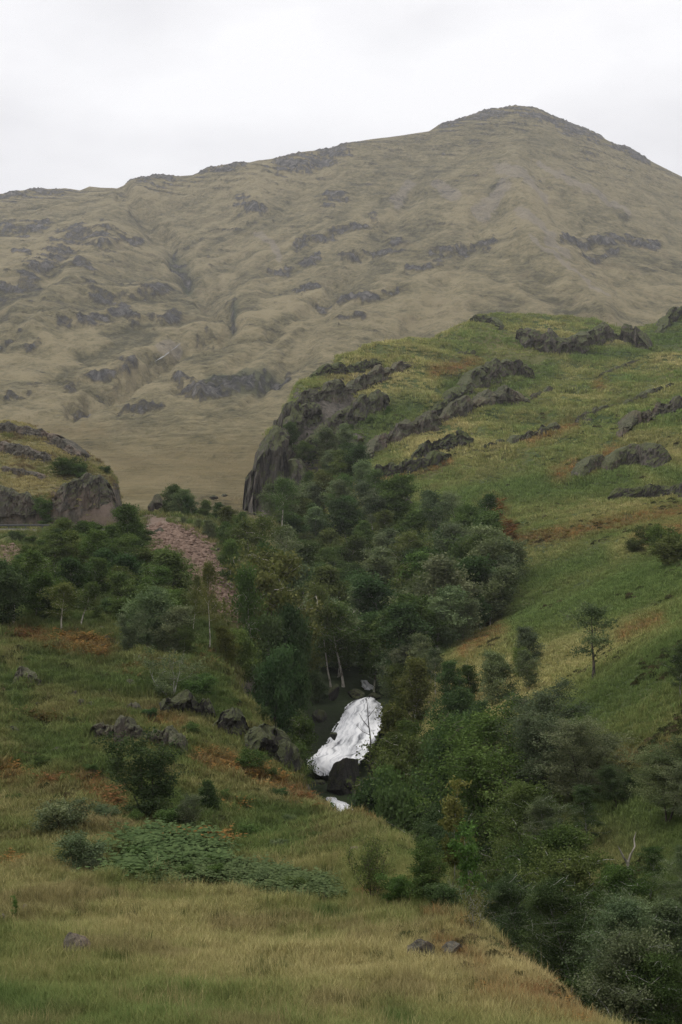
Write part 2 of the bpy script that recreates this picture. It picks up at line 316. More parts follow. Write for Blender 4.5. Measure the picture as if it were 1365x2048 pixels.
for line, w, dep in MT_GULLIES:
    q, _ = seg_dist(wu, wv, line); dz -= dep * np.exp(-(q / w) ** 2)
for line, w, dep in MT_RIDGES:
    q, _ = seg_dist(wu, wv, line); dz += dep * np.exp(-(q / w) ** 2)
for line, w, h in MT_ROCK:
    q, s = seg_dist(wu, wv, line); e = np.exp(-(q / w) ** 2); dz += h * .8 * (s / w) * e; rock = np.maximum(rock, np.exp(-(q / (w * .85)) ** 2))
scree = zone(wu, wv, MT_SCREE)
gx, gy = X / 16, (Z0 + .22 * X) / 9                                              # beds tilt up to the right
bed = fbm(gx / 3.2, gy * 1.25, 79, 4); tick = fbm(X / 4.2, Z0 / 17, 80, 3)
crag = np.clip(1.25 * rock + .95 * bed * (rock > .04) + .55 * tick - .50, 0, 1) * .92
loose = np.clip(1.4 * (bed - .22), 0, 1) * sstep(-.05, .45, fbm(X / 120, Z0 / 70, 83, 3)) * .7
crag = np.clip(np.maximum(crag, loose * (.6 + tick)), 0, 1)
green_m = zone(wu, wv, [([(345,495),(380,560)], 12), ([(466,610),(466,632)], 9), ([(420,770),(560,750)], 16)])
rust_m = zone(wu, wv, [([(150,985),(220,990),(300,985)], 14), ([(440,995),(475,1000)], 14), ([(0,860),(200,865)], 20), ([(0,940),(520,935)], 62)]) * .62
hi = sstep(7.2, 8, T)[:, None] * .30 + .16 * sstep(1500, 2300, D)
Z1 = Z0 + dz * (1 - .6 * sstep(7.7, 8, T)[:, None])
Z1 += crag * 3.0 * fbm(X / 7, D / 7, 77, 2) + crag * 2.0
def mountain_material():
    b = NB('mountain_grass_rock'); p = b.pos(); m = b.mask()
    flat = b.map(p, (1, .5, 1.2), (0, 0, .5))
    big = b.noise(p, 1 / 300, 5, .6, .3); mid = b.noise(flat, 1 / 30, 7, .74, .6); fine = b.noise(p, .15, 5, .78)
    f = b.math('ADD', b.math('MULTIPLY', big, .32), b.math('ADD', b.math('MULTIPLY', mid, .40), b.math('MULTIPLY', fine, .54)))
    f = b.math('SUBTRACT', f, .08)
    f = b.math('ADD', f, b.math('ADD', b.math('MULTIPLY', b.attr('fall').outputs['Fac'], .11), b.math('MULTIPLY', b.attr('bed').outputs['Fac'], -.05)))
    c = b.ramp(f, [(.43, (.060,.056,.026)), (.485, (.116,.102,.049)), (.55, (.176,.151,.077)), (.64, (.258,.216,.119))])
    c = b.mix(b.math('MULTIPLY', b.step(b.noise(p, 1 / 60, 7, .75, .4), .53, .68), .42), c, (.13,.098,.055))
    c = b.mix(b.math('MULTIPLY', m[2], .8), c, (.045,.06,.03))
    c = b.mix(b.math('MULTIPLY', m[1], b.step(fine, .25, .6)), c, (.155,.115,.045))
    v = b.map(p, (1, 1, .18)); n1 = b.noise(v, .11, 6, .68, .5)
    rc = b.ramp(n1, [(.38, (.040,.042,.043)), (.50, (.108,.104,.098)), (.62, (.22,.205,.185))])
    rk = b.step(b.math('ADD', m[0], b.math('MULTIPLY', b.math('SUBTRACT', b.noise(b.map(p, (1,1,.3)), .17, 7, .80, .5), .5), 2.0)), .20, .95)
    sc = b.step(b.math('ADD', b.math('MULTIPLY', b.attr('scree').outputs['Fac'], .9), b.math('MULTIPLY', b.noise(b.map(p, (1,.35,1), (0,0,.6)), .07, 6, .7), 1.0)), .86, 1.15)
    c = b.mix(b.math('MULTIPLY', sc, .45), c, b.mix(fine, (.17,.145,.12), (.32,.28,.25)))
    c = b.mix(rk, c, rc)
    h = b.math('ADD', b.math('MULTIPLY', fine, 1.0), b.math('ADD', b.math('MULTIPLY', mid, 2.0), b.math('MULTIPLY', b.math('MULTIPLY', n1, rk), 3.0)))
    return b.done(b.diffuse(c, b.bump(h, 1.0, 4.0)))
me = mesh_np('mountain', np.stack([X, D, Z1], -1).reshape(-1, 3), grid_faces(*D.shape)[:, ::-1])
set_mask(me, np.clip(crag + hi * np.clip(.5 + bed + .6 * tick, 0, 1.6), 0, 1), rust_m, green_m)
for nm_, ar_ in (('fall', fall * wl), ('bed', bed)):
    at = me.attributes.new(nm_, 'FLOAT', 'POINT'); at.data.foreach_set('value', ar_.ravel().astype(np.float32))
at = me.attributes.new('scree', 'FLOAT', 'POINT'); at.data.foreach_set('value', scree.ravel().astype(np.float32))
tag(link('mountain', me, mountain_material()), kind='structure')
MTX, MTD, MTZ = X, D, Z1

# hillside
HILL_RUST = [([(985,1015),(1005,1060),(1020,1078)], 22), ([(1030,1082),(1150,1065),(1260,1040),(1365,1020)], 15), ([(1120,950),(1150,935)], 18), ([(1060,880),(1150,850)], 12), ([(1200,770)], 14), ([(1290,1075),(1365,1065)], 22), ([(870,745),(950,725)], 14), ([(1180,940),(1230,900)], 14), ([(1250,1270),(1320,1240)], 16), ([(1250,1520),(1340,1500)], 22), ([(1000,1260),(930,1300)], 18), ([(760,960),(900,925)], 9)]
HILL_GREEN = [([(1060,1230),(1365,1150)], 70), ([(980,990),(1250,950)], 45), ([(1140,1440),(1250,1370),(1365,1300)], 45), ([(900,1010),(1000,1000)], 30), ([(1060,1160),(1200,1120)], 40), ([(1200,1600),(1365,1650)], 110), ([(1300,1850),(1365,1800)], 120), ([(1290,930),(1365,960)], 25), ([(1000,790),(1100,740)], 26), ([(1150,715),(1300,700)], 16), ([(640,880),(820,820)], 45), ([(900,770),(1050,740)], 26), ([(860,1310),(1000,1260)], 14), ([(760,1000),(880,1040)], 18), ([(1280,690),(1365,680)], 20)]
HILL_ROCK = [([(500,1000),(545,920),(600,850),(680,800)], 46), ([(560,1000),(620,920),(700,860)], 30), ([(495,930),(500,1040)], 22), ([(520,900),(560,990),(540,1050)], 34), ([(560,850),(610,900),(600,1000)], 30), ([(580,800),(620,830)], 24), ([(630,760),(760,735)], 9), ([(600,800),(700,770),(820,722)], 14)]
U = ucols(410, 1425, 380, -300, 2265, 26); Dr = np.concatenate([np.geomspace(12, 48, 30)[:-1], np.geomspace(48, 720, 570), np.geomspace(720, 860, 12)[1:]])
D = np.repeat(Dr[:, None], len(U), 1); X = (U[None] - CU) * D / F; Z = hill_z(X, D); V = CV - Z * F / D; Up = np.broadcast_to(U, D.shape)
wu, wv = Up + 10 * fbm(Up / 30, V / 22, 81, 3), V + 7 * fbm(Up / 30, V / 22, 82, 3)
me = mesh_np('hillside', np.stack([X, D, Z], -1).reshape(-1, 3), grid_faces(*D.shape)[:, ::-1])
set_mask(me, zone(wu, wv, HILL_ROCK) * .9, zone(wu, wv, HILL_RUST), zone(wu, wv, HILL_GREEN))
M_HILL = ground_material('hillside_turf', 42, straw=.44, bumpd=.5, rock_s=.8, pink=.04, rust_amt=.8, tussock=.55)
tag(link('hillside', me, M_HILL), kind='structure')

# near bank
BANK_RUST = [([(130,1285),(210,1300)], 22), ([(40,1270),(90,1280)], 18), ([(400,1520),(520,1555),(590,1590)], 22), ([(170,1560),(215,1610)], 22), ([(0,1540),(30,1560)], 22), ([(90,1570),(110,1565)], 14), ([(880,1890),(960,1930)], 24), ([(970,1990),(1100,2010),(1190,2030)], 34), ([(1010,1900),(1080,1950)], 14), ([(330,1690),(460,1685)], 10), ([(720,1785),(760,1790)], 7), ([(680,1610),(740,1640)], 8), ([(300,1440),(360,1450)], 16), ([(520,1500),(560,1520)], 16), ([(850,1830),(940,1860)], 10)]
BANK_GREEN = [([(100,1350),(420,1380)], 40), ([(60,1470),(200,1540)], 40), ([(480,1620),(600,1640)], 24), ([(60,1310),(250,1330)], 26), ([(370,1390),(450,1440)], 20), ([(240,1740),(640,1770)], 24), ([(0,1340),(40,1420)], 24), ([(0,1180),(330,1170)], 85), ([(380,1270),(480,1300)], 45), ([(340,1010),(480,1040)], 22), ([(100,1090),(290,1080)], 30), ([(480,1660),(560,1660)], 16), ([(640,1830),(700,1835)], 12), ([(780,2040),(820,2048)], 22), ([(0,2000),(80,2040)], 30), ([(300,1600),(420,1640)], 30)]
BANK_ROCK = []
U = ucols(-60, 1300, 330, -1500, 2600, 16)
Dr = np.concatenate([np.linspace(2, 24, 24)[:-1], np.geomspace(24, 150, 320), np.geomspace(150, 345, 130)[1:]])
D = np.repeat(Dr[:, None], len(U), 1); X = (U[None] - CU) * D / F; Z = bank_z(X, D); V = CV - Z * F / D; Up = np.broadcast_to(U, D.shape)
wu, wv = Up + 12 * fbm(Up / 30, V / 22, 91, 3), V + 9 * fbm(Up / 30, V / 22, 92, 3)
SCREE_Z = [([(318,1062),(370,1095),(415,1135)], 46), ([(380,1130),(440,1180),(482,1235)], 32), ([(335,1110),(335,1160)], 24), ([(0,1120),(40,1110)], 26)]
inpic = sstep(170, 185, D)
me = mesh_np('bank', np.stack([X, D, Z], -1).reshape(-1, 3), grid_faces(*D.shape)[:, ::-1])
set_mask(me, zone(wu, wv, SCREE_Z) * inpic, zone(wu, wv, BANK_RUST), zone(wu, wv, BANK_GREEN))
M_BANK = ground_material('bank_turf', 7.5, straw=.52, bumpd=.12, rock_s=1.6, pink=.3, rust_amt=.8, tussock=2.2, scree=.9)
tag(link('bank', me, M_BANK), kind='structure')

# stream bed and an added, unseen low sheet that blocks light from below
dd = np.linspace(20, 420, 260); xx = np.linspace(-14, 14, 40); xc = pchip([20,60,110,150,175,200,260,330,420], [8,8,4,1,1.5,4,-2,-12,-30], dd)
D = np.repeat(dd[:, None], 40, 1); X = xc[:, None] + xx[None]; Z = bed_z(X, D)
def wet_rock():
    b = NB('wet_rock'); p = b.pos(); c, n1, n2 = rock_color(b, p, .1, 1.6)
    c = b.mix(.86, c, (.012,.013,.012)); c = b.mix(b.math('MULTIPLY', b.step(b.math('ADD', b.nz(), b.math('MULTIPLY', n2, .4)), 1.0, 1.2), .8), c, (.03,.045,.015))
    return b.done(b.diffuse(c, b.bump(n1, .9, .3), .9, .1))
M_WET = wet_rock()
me = mesh_np('stream_bed', np.stack([X, D, Z], -1).reshape(-1, 3), grid_faces(*D.shape)[:, ::-1]); set_mask(me, Z * 0 + 1, Z * 0, Z * 0)
tag(link('stream_bed', me, M_WET), kind='structure')
g = 2700.
me = mesh_np('ground', [(-g, -300, -42), (g, -300, -42), (g, 3000, -42), (-g, 3000, -42)], [(0, 1, 2, 3)]); set_mask(me, np.zeros(4), np.zeros(4), np.zeros(4))  # not real terrain: added under it to shut out light from beneath
tag(link('ground', me, M_HILL), kind='structure')

# rocky knoll above the road, its front cut back for the road
crag_rbf = RBF(uvd([(-300,970,268),(0,986,268),(70,988,268),(150,980,270),(215,978,272),(-300,890,292),(0,915,292),(100,930,292),(180,946,290),(228,960,284),(-300,800,320),(0,850,318),(60,857,316),(110,880,312),(160,905,306),(205,940,298),
    (0,862,350),(160,935,345),(-300,810,350),(0,900,390),(150,960,390),(-300,880,390)]))
def crag_z(x, d):
    u = uof(x, d); z = crag_rbf(u, d) + .9 * fbm(x / 9, d / 9, 101, 4) + .35 * np.abs(fbm(x / 2.5, d / 2.5, 102, 3))
    z = z - softdrop(266.5 + 1.3 * fbm(x / 5, x * 0, 103, 3) - d, 5.0, .8)
    xe = (232 - CU) * d / F + 1.0 * fbm(d / 6, d * 0, 104, 3)
    return z - softdrop(x - xe, 8.0, .9) - softdrop(d - 345, .9, 4)
U = np.concatenate([np.linspace(-700, -60, 24)[:-1], np.linspace(-60, 300, 170)]); Dr = np.concatenate([np.linspace(258, 272, 46), np.linspace(272, 330, 90)[1:], np.linspace(330, 400, 16)[1:]])
D = np.repeat(Dr[:, None], len(U), 1); X = (U[None] - CU) * 280 / F + 0 * D; Z = crag_z(X, D); V = CV - Z * F / D; Up = uof(X, D)
me = mesh_np('rocky_knoll', np.stack([X, D, Z], -1).reshape(-1, 3), grid_faces(*D.shape)[:, ::-1])
set_mask(me, zone(Up, V, [([(0,855),(80,868),(125,892),(165,918)], 10), ([(0,888),(50,902),(105,918)], 10), ([(0,1010),(70,1015)], 22), ([(110,990),(230,985)], 14), ([(120,1010),(235,1010)], 24)]), zone(Up, V, [([(60,960),(120,965)], 14)]) * .5, Z * 0)
M_CRAG = ground_material('knoll_turf_rock', 16, straw=.78, bumpd=.35, rock_s=1.2, pink=.9, rust_amt=.9, tussock=1.2)
tag(link('rocky_knoll', me, M_CRAG), kind='structure')

def ground(x, d):
    z = np.maximum(hill_z(x, d), bed_z(x, d)); z = np.maximum(z, np.where((d > 258) & (d < 400) & (x < -35), crag_z(x, d), -99))
    return np.maximum(z, np.where(d < 345, bank_z(x, np.minimum(d, 345)), -99))
GU = np.arange(-400, 1800, 5.0); GD = np.geomspace(16, 660, 900)
GZ = ground((GU[None] - CU) * GD[:, None] / F, np.repeat(GD[:, None], len(GU), 1))
def gz(x, d):                                  # ground height read from the survey grid
    fu = np.clip((uof(x, d) + 400) / 5, 0, len(GU) - 1.001); fd = np.clip(np.log(d / 16) / math.log(660 / 16) * 899, 0, 898.999)
    i, j = fd.astype(int), fu.astype(int); a, b = fd - i, fu - j
    return GZ[i, j] * (1-a) * (1-b) + GZ[i+1, j] * a * (1-b) + GZ[i, j+1] * (1-a) * b + GZ[i+1, j+1] * a * b
def hit(uv, dmin=20., dmax=640.):               # where the ray through a photo pixel meets the ground
    uv = np.asarray(uv, float).reshape(-1, 2); r = np.empty((len(uv), 3)); sel = (GD >= dmin) & (GD <= dmax); ds = GD[sel]; G = GZ[sel]
    for i in range(0, len(uv), 1000):
        q = uv[i:i+1000]; fu = np.clip((q[:, 0] + 400) / 5, 0, len(GU) - 1.001); j = fu.astype(int); w = fu - j
        above = (CV - q[:, 1])[None] * ds[:, None] / F - (G[:, j] * (1 - w) + G[:, j + 1] * w)
        k = np.argmax(above <= 0, 0); k = np.where((above <= 0).any(0), np.maximum(k, 1), len(ds) - 1)
        n = np.arange(len(q)); a0, a1 = above[k-1, n], above[k, n]; t = np.clip(a0 / (a0 - a1 + 1e-9), 0, 1); d = ds[k-1] * (1 - t) + ds[k] * t
        x = (q[:, 0] - CU) * d / F; r[i:i+1000] = np.stack([x, d, gz(x, d)], 1)
    return r

def flatmat(name, c, sc=3.0, var=.25, rough=.8):
    b = NB(name); p = b.pos(); n = b.noise(p, sc, 5, .6); return b.done(b.diffuse(b.mix(n, tuple(x * (1 - var) for x in c), tuple(x * (1 + var) for x in c)), b.bump(n, .4, .05), rough))
# ------------------------------------------------------------------ water
def water_material():
    b = NB('white_water'); p = b.pos(); v = b.map(p, (1.0, .35, .30), (0, -.5, 0))
    n = b.noise(b.map(p, (1.0, .25, .22), (0, -.85, 0)), 1.0, 5, .62, 1.0); n2 = b.noise(p, 2.6, 5, .66)
    c = b.ramp(b.math('ADD', b.math('MULTIPLY', b.mask()[0], .62), b.math('ADD', b.math('MULTIPLY', n, .20), b.math('MULTIPLY', n2, .18))), [(.22, (.16,.165,.175)), (.36, (.42,.425,.44)), (.50, (.68,.685,.70)), (.66, (.86,.86,.865))])
    return b.done(b.diffuse(c, b.bump(n, .5, .15), .7, .2))
M_WATER = water_material()
def sheet(name, edges, nr=60, nc=40, amp=.35, seed=0):       # edges: (v, u_left, u_right, d)
    e = np.array(edges, float); v = np.linspace(e[0, 0], e[-1, 0], nr); L = pchip(e[:, 0], e[:, 1], v); R = pchip(e[:, 0], e[:, 2], v); d = pchip(e[:, 0], e[:, 3], v)
    t = np.linspace(0, 1, nc); u = L[:, None] * (1 - t) + R[:, None] * t + 5.0 * fbm(v[:, None] / 9 + t * 3, t[None] * 2 + v[:, None] * 0, seed + 3, 3) * np.minimum(1, 4 * np.minimum(t, 1 - t))[None] ** 0
    dd = d[:, None] - amp * (1 + .9 * fbm(u / 22, v[:, None] / 34, seed, 3)) - .9 * np.sin(t * np.pi)[None]
    dd = dd - .15 * amp * fbm(u / 7 + v[:, None] / 16, v[:, None] / 60, seed + 8, 3)
    dd[:, 0] += .8; dd[:, -1] += .8
    P = np.stack([(u - CU) * dd / F, dd, zof(v[:, None] + 0 * u, dd)], -1)
    T2 = t[None] + 0 * u; F2 = ((v - v[0]) / 60)[:, None] + 0 * u; st = fbm(T2 * 20 + .9 * fbm(T2 * 3, F2 * 1.5, seed + 12, 2), F2 * 1.1, seed + 11, 4)
    edge = np.minimum(np.minimum(T2, 1 - T2) * 5.5, np.minimum(F2, F2[-1, 0] - F2) * 5); fc = grid_faces(nr, nc); keep = (edge + .75 * st + .12).ravel()[fc].mean(1) > .16
    me = mesh_np(name, P.reshape(-1, 3), fc[keep]); set_mask(me, np.clip(.60 + .42 * st + .34 * fbm(T2 * 4, F2 * 2.4, seed + 13, 3) - .22 * np.clip(1 - edge, 0, 1), 0, 1), T2, F2 * .2)
    return link(name, me, M_WATER)
tag(sheet('waterfall', [(1394,735,742,185),(1400,712,756,184.3),(1407,698,764,183.5),(1414,692,768,182.5),(1430,684,768,180.5),(1460,664,764,176),(1490,642,748,172),(1508,630,735,169.5),(1518,612,726,168),(1530,612,718,166.5),(1542,628,712,165),(1552,636,700,164)], 130, 80, .5, 5), kind='structure')
tag(sheet('upper_cascade', [(1360,722,736,198),(1370,724,744,197),(1382,729,752,196),(1390,730,757,195)], 20, 16, .15, 9), kind='structure')
tag(sheet('stream_pool', [(1594,655,668,151),(1602,652,682,149.5),(1609,651,700,148),(1616,650,708,146),(1626,648,714,143),(1640,646,718,139)], 36, 44, .05, 21), kind='structure')
def mt_near(u, v):                                            # mountain vertex seen at a photo pixel
    k = np.argmin((CU + MTX * F / MTD - u) ** 2 + (CV - MTZ * F / MTD - v) ** 2 + 1e6 * (MTD > 2450)); return np.array([MTX.flat[k], MTD.flat[k], MTZ.flat[k]])
pts = np.array([mt_near(u, v) for u, v in zip(np.linspace(362, 314, 12), np.interp(np.linspace(0, 1, 12), [0, .3, .6, 1], [690, 703, 714, 728]))]); pts[1:-1] = (pts[:-2] + pts[1:-1] + pts[2:]) / 3
Vv = []
for k, p in enumerate(pts): w = [.1, .25, .5, .2, .08, .3, .5, .25, .8, .7, .3, .1][k]; Vv += [p + (-w, -2.5, 2.0), p + (w, -2.5, 1.8)]
tag(link('mountain_stream', mesh_np('mountain_stream', Vv, [(2*k, 2*k+1, 2*k+3, 2*k+2) for k in range(11)]), flatmat('thin_burn', (.27,.27,.26), .5)), kind='structure')

# ------------------------------------------------------------------ rocks
def rock_material(name, pink=.3, moss=.75, s=1.5, dark=0.0):
    b = NB(name); p = b.pos(); c, n1, n2 = rock_color(b, p, pink, s)
    if dark: c = b.mix(dark, c, (.025,.026,.025))
    up = b.step(b.math('ADD', b.nz(), b.math('MULTIPLY', b.noise(b.map(p, (1,1,.5)), .8 * s, 5, .70), 1.5)), 1.02, 1.20)
    c = b.mix(b.math('MULTIPLY', up, moss), c, b.mix(b.noise(p, 1.1, 4), tuple(x * .55 for x in GREEN), tuple(x * .6 for x in OLIVE)))
    crack = b.vor(b.map(p, (1, 1, .3)), 1.1 * s, 'DISTANCE_TO_EDGE')
    c = b.mix(b.math('MULTIPLY', b.step(crack, .05, .0), .7), c, (.03,.03,.03))
    return b.done(b.diffuse(c, b.bump(b.math('ADD', b.math('MULTIPLY', n1, 1.2), b.math('ADD', b.math('MULTIPLY', n2, .5), b.math('MULTIPLY', crack, .6))), 1.0, .45 / s), .9, .2))
M_ROCK = rock_material('grey_rock', .35, .55, 2.0); M_ROCKH = rock_material('hill_rock', .35, .85, .55); M_ROCKPK = rock_material('pinkish_slab', .85, .6, .5); M_ROCKDK = rock_material('dark_wet_crag', .1, .7, 1.4, .62)
M_STONE = rock_material('lichened_stone', .9, .15, 4.0); M_SLAB = rock_material('pale_slab', 1.2, .12, 1.0); M_ROCKCL = rock_material('cliff_rock', .1, .8, .5, .2)
M_ROCKHD = rock_material('dark_crag', .15, 1.0, .55, .5); b_ = NB('pink_scree_stone'); M_SCREE = b_.done(b_.diffuse(b_.mix(b_.noise(b_.pos(), 1.1, 4, .7), (.085,.058,.044), (.29,.20,.150))))
_ico = None
def ico(sub=3):
    import bmesh
    bm = bmesh.new(); bmesh.ops.create_icosphere(bm, subdivisions=sub, radius=1); V = np.array([v.co[:] for v in bm.verts]); Fc = np.array([[v.index for v in f.verts] for f in bm.faces]); bm.free(); return V, Fc
ICO3, ICO1 = ico(4), ico(2)
def boulder_mesh(name, size, seed, base=ICO3, cuts=20):
    r = np.random.default_rng(seed); V = base[0].copy()
    for _ in range(cuts):
        n = r.normal(size=3); n /= np.linalg.norm(n); h = r.uniform(.45, .86); q = V @ n - h; V -= np.maximum(q, 0)[:, None] * n
    V *= 1 + .10 * fbm(V[:, 0] * 2.2 + seed, V[:, 1] * 2.2 + V[:, 2] * 1.7, seed, 3)[:, None]
    return mesh_np(name, V * np.array(size), base[1], False)
def boulder(u, v, w, h, label, seed, mat=None, depth=None, rot=None, group=None, d=None, sink=.25, name='boulder', cat='boulder'):
    P = hit([(u, v)])[0] if d is None else np.array([(u - CU) * d / F, d, zof(v, d)])
    k = P[1] / F; me = boulder_mesh(name, (w * k / 2, (depth or w * .8) * k / 2, h * k / 2), seed)
    o = link(name, me, mat or M_ROCK); o.location = P + (0, 0, h * k * (.5 - sink)); o.rotation_euler[2] = seed * 1.3 if rot is None else rot
    return tag(o, label, cat, group)
def outcrop(line, hpx, label, seed, mat=None, d=None, depth=1.1, out=.35, name='rock_outcrop', drop=0, rough=1.0, tp=None):
    """a ledge of rock following a line on the slope; hpx is the height of its face in photo pixels"""
    L = np.array(line, float); seg = np.concatenate([[0], np.cumsum(np.hypot(*np.diff(L, axis=0).T))]); n = int(np.clip(seg[-1] / 2.6, 18, 104)); t = np.linspace(0, seg[-1], n)
    u = np.interp(t, seg, L[:, 0]); v = np.interp(t, seg, L[:, 1]) + hpx * .5
    P = hit(np.stack([u, v], 1)) if d is None else np.stack([(u - CU) * d / F, 0 * u + d, zof(v, d)], 1)
    med = np.median(P[:, 1]); P[:, 1] = np.clip(P[:, 1], med * .9, med * 1.1)
    ker = np.ones(7) / 7; pad = np.pad(P[:, 1], 3, 'edge'); P[:, 1] = np.convolve(pad, ker, 'valid'); P[:, 0] = (u - CU) * P[:, 1] / F; P[:, 2] = zof(v, P[:, 1])
    k = P[:, 1].mean() / F; r = np.random.default_rng(seed)
    taper = np.clip(np.minimum(t, seg[-1] - t) / (tp or max(hpx * .55, seg[-1] * .12)), 0, 1) ** .6
    x = t * k
    H = hpx * k * (.12 + .88 * taper) * np.clip((.92 + .62 * rough * fbm(x / (hpx * k * 1.3) + seed, x * 0, seed, 4)), .22, 1.35)
    prof = np.array([(-1.6, -.25), (-1.25, .30), (-.95, .68), (-.6, .88), (-.3, .96), (0, 1.0), (.12, .95), (.20, .82), (.28, .62), (.33, .42), (.36, .22), (.42, .02), (.48, -.25), (.55, -.6)])
    ps = np.concatenate([[0], np.cumsum(np.hypot(*np.diff(prof, axis=0).T))]); m = 29; q = np.linspace(0, ps[-1], m); a = np.interp(q, ps, prof[:, 0]); bb = np.interp(q, ps, prof[:, 1])
    A = a[None] * H[:, None] * np.where(a[None] > 0, out / .35, depth); B = bb[None] * H[:, None]
    hk = hpx * k; X2, Q2 = x[:, None] + 0 * A, q[None] + 0 * A
    col = fbm(X2 / (hk * .20) + 5 * seed, Q2 * .55, seed + 2, 3); blk = np.round(fbm(X2 / (hk * .38), Q2 * 1.7, seed + 3, 3) * 3.5) / 3.5
    amp = rough * hk * .20 * np.clip(1.1 - np.abs(Q2 - ps[-1] * .72) * .5, .35, 1)
    A = A + amp * (.7 * col + 1.6 * blk) + hk * .07 * fbm(X2 / (hk * .08), Q2 * 6, seed + 5, 2); B = B + rough * hk * .10 * fbm(X2 / (hk * .22), Q2 * 2.2, seed + 4, 3)
    tg = np.gradient(P[:, :2], axis=0); tg /= np.linalg.norm(tg, axis=1)[:, None] + 1e-9; nrm = np.stack([tg[:, 1], -tg[:, 0]], 1); nrm *= np.where(nrm[:, 1:] > 0, -1, 1)
    nrm = nrm * .6 + np.array([0, -.4]); nrm /= np.linalg.norm(nrm, axis=1)[:, None]
    pts = np.stack([P[:, 0, None] + nrm[:, 0, None] * A, P[:, 1, None] + nrm[:, 1, None] * A, P[:, 2, None] + B - drop * hk], -1)
    if nrm[0, 1] < 0 and tg[0, 0] > 0: fc = grid_faces(n, m)[:, ::-1]
    else: fc = grid_faces(n, m)
    c0 = P.mean(0); o = link(name, mesh_np(name, (pts - c0).reshape(-1, 3), fc, False), mat or M_ROCKH); o.location = c0
    return tag(o, label, 'rock outcrop')
for k, (line, h, mat, label) in enumerate([
    ([(1032,662),(1075,680),(1110,690),(1150,685),(1195,668),(1245,664),(1300,684)], 44, M_ROCKH, 'long columned dark crag just under the grassy crest on the right'),
    ([(942,634),(985,640),(1004,652)], 20, M_ROCKHD, 'small broken rocks at the top left of the grassy crest'),
    ([(925,768),(975,745),(1020,732),(1070,740)], 40, M_ROCKH, 'columned crag below the crest crag, above the long pinkish slab'),
    ([(855,832),(900,800),(935,772)], 26, M_ROCKHD, 'dark shaded rock rib running down left from the middle columned crag'),
    ([(732,908),(770,875),(820,856),(880,832),(950,803),(1010,788),(1062,795)], 36, M_ROCKPK, 'longest pinkish slab slanting up across the middle of the hillside'),
    ([(1062,795),(1108,775)], 11, M_ROCKH, 'thin rock tail at the upper right end of the long slab'),
    ([(618,752),(660,738),(710,735),(765,722)], 24, M_ROCKHD, 'dark rock rim at the left end of the grassy crest'),
    ([(590,800),(640,785),(700,772),(760,748),(822,722)], 30, M_ROCKPK, 'pinkish grey slab along the top of the big cliff'),
    ([(825,905),(870,890),(915,880),(950,872)], 34, M_ROCKHD, 'dark heathery crag under the long pinkish slab'),
    ([(735,940),(790,938),(850,925),(905,905)], 30, M_ROCKHD, 'dark low crag at the left tip of the straw coloured spur'),
    ([(725,995),(780,998),(830,1005)], 22, M_ROCKHD, 'dark shrubby rocks just above the gorge wood'),
    ([(850,1000),(880,1004)], 14, M_ROCKH, 'small grey rock just above the gorge wood, right of the dark rocks'),
    ([(1018,885),(1060,868),(1125,852)], 20, M_ROCKH, 'broken grey rocks in the middle of the right hillside'),
    ([(965,895),(1012,880)], 10, M_ROCKHD, 'thin dark ledge left of the broken grey rocks'),
    ([(1150,838),(1190,822),(1232,808)], 13, M_ROCKH, 'thin rock ledge climbing right from the broken grey rocks'),
    ([(1238,866),(1275,838),(1320,816),(1420,800)], 28, M_ROCKPK, 'pinkish rock band at the right edge of the hillside'),
    ([(1248,808),(1300,785),(1355,765)], 13, M_ROCKH, 'narrow slanting ledge above the pinkish band at the right edge'),
    ([(1160,940),(1185,922),(1222,918)], 50, M_ROCKH, 'left one of the two rounded dark rock knobs on the right'),
    ([(1215,925),(1255,908),(1310,908),(1345,905)], 52, M_ROCKH, 'right and wider one of the two rounded rock knobs'),
    ([(1212,990),(1260,985),(1320,982),(1420,975)], 34, M_ROCKHD, 'long dark overgrown crag below the two rounded knobs'),
    ([(1195,752),(1240,735),(1280,718)], 9, M_ROCKH, 'thin pale ledge below the long crest crag'),
    ([(910,708),(955,704)], 8, M_ROCKH, 'small flat grey rock below the top left of the crest'),
    ([(1318,658),(1345,630),(1420,610)], 26, M_ROCKHD, 'dark rock on the skyline of the hillside at the right edge'),
]): outcrop(line, h * .82, label, 200 + k, mat, rough=.4 if 'rounded' in label else 1.0)
for k, (line, h, mat, label) in enumerate([
    ([(25,1352),(55,1350),(85,1362)], 24, M_ROCK, 'grey layered rock at the left edge of the bank slope'),
    ([(132,1384),(158,1388)], 13, M_ROCK, 'pale small rock left of centre on the bank slope'),
    ([(152,1402),(188,1410)], 12, M_ROCK, 'flat pale rock just below the pale small rock'),
    ([(252,1412),(285,1420),(315,1436)], 20, M_ROCK, 'upper blocky step of the outcrop in the middle of the bank'),
    ([(180,1452),(250,1464),(300,1470),(345,1478),(376,1498)], 36, M_ROCK, 'long layered outcrop crossing the middle of the bank'),
    ([(318,1408),(380,1404),(432,1416)], 40, M_ROCKDK, 'dark overhung ledge under the gnarled pale shrub'),
    ([(428,1440),(470,1436),(505,1452)], 46, M_ROCKDK, 'dark rock with white lichen right of the overhung ledge'),
    ([(495,1472),(530,1462),(558,1474),(574,1505)], 80, M_ROCKDK, 'tallest dark cliff at the edge of the gorge left of the waterfall'),
    ([(98,1506),(145,1502)], 20, M_ROCKDK, 'dark mossy rock at the lower left of the bank'),
    ([(0,1455),(40,1462)], 14, M_ROCKDK, 'dark mossy ledge at the left edge of the bank'),
    ([(205,1480),(250,1490)], 10, M_ROCKDK, 'low dark ledge under the long layered outcrop'),
]): outcrop(line, h, label, 300 + k, mat, depth=.8)
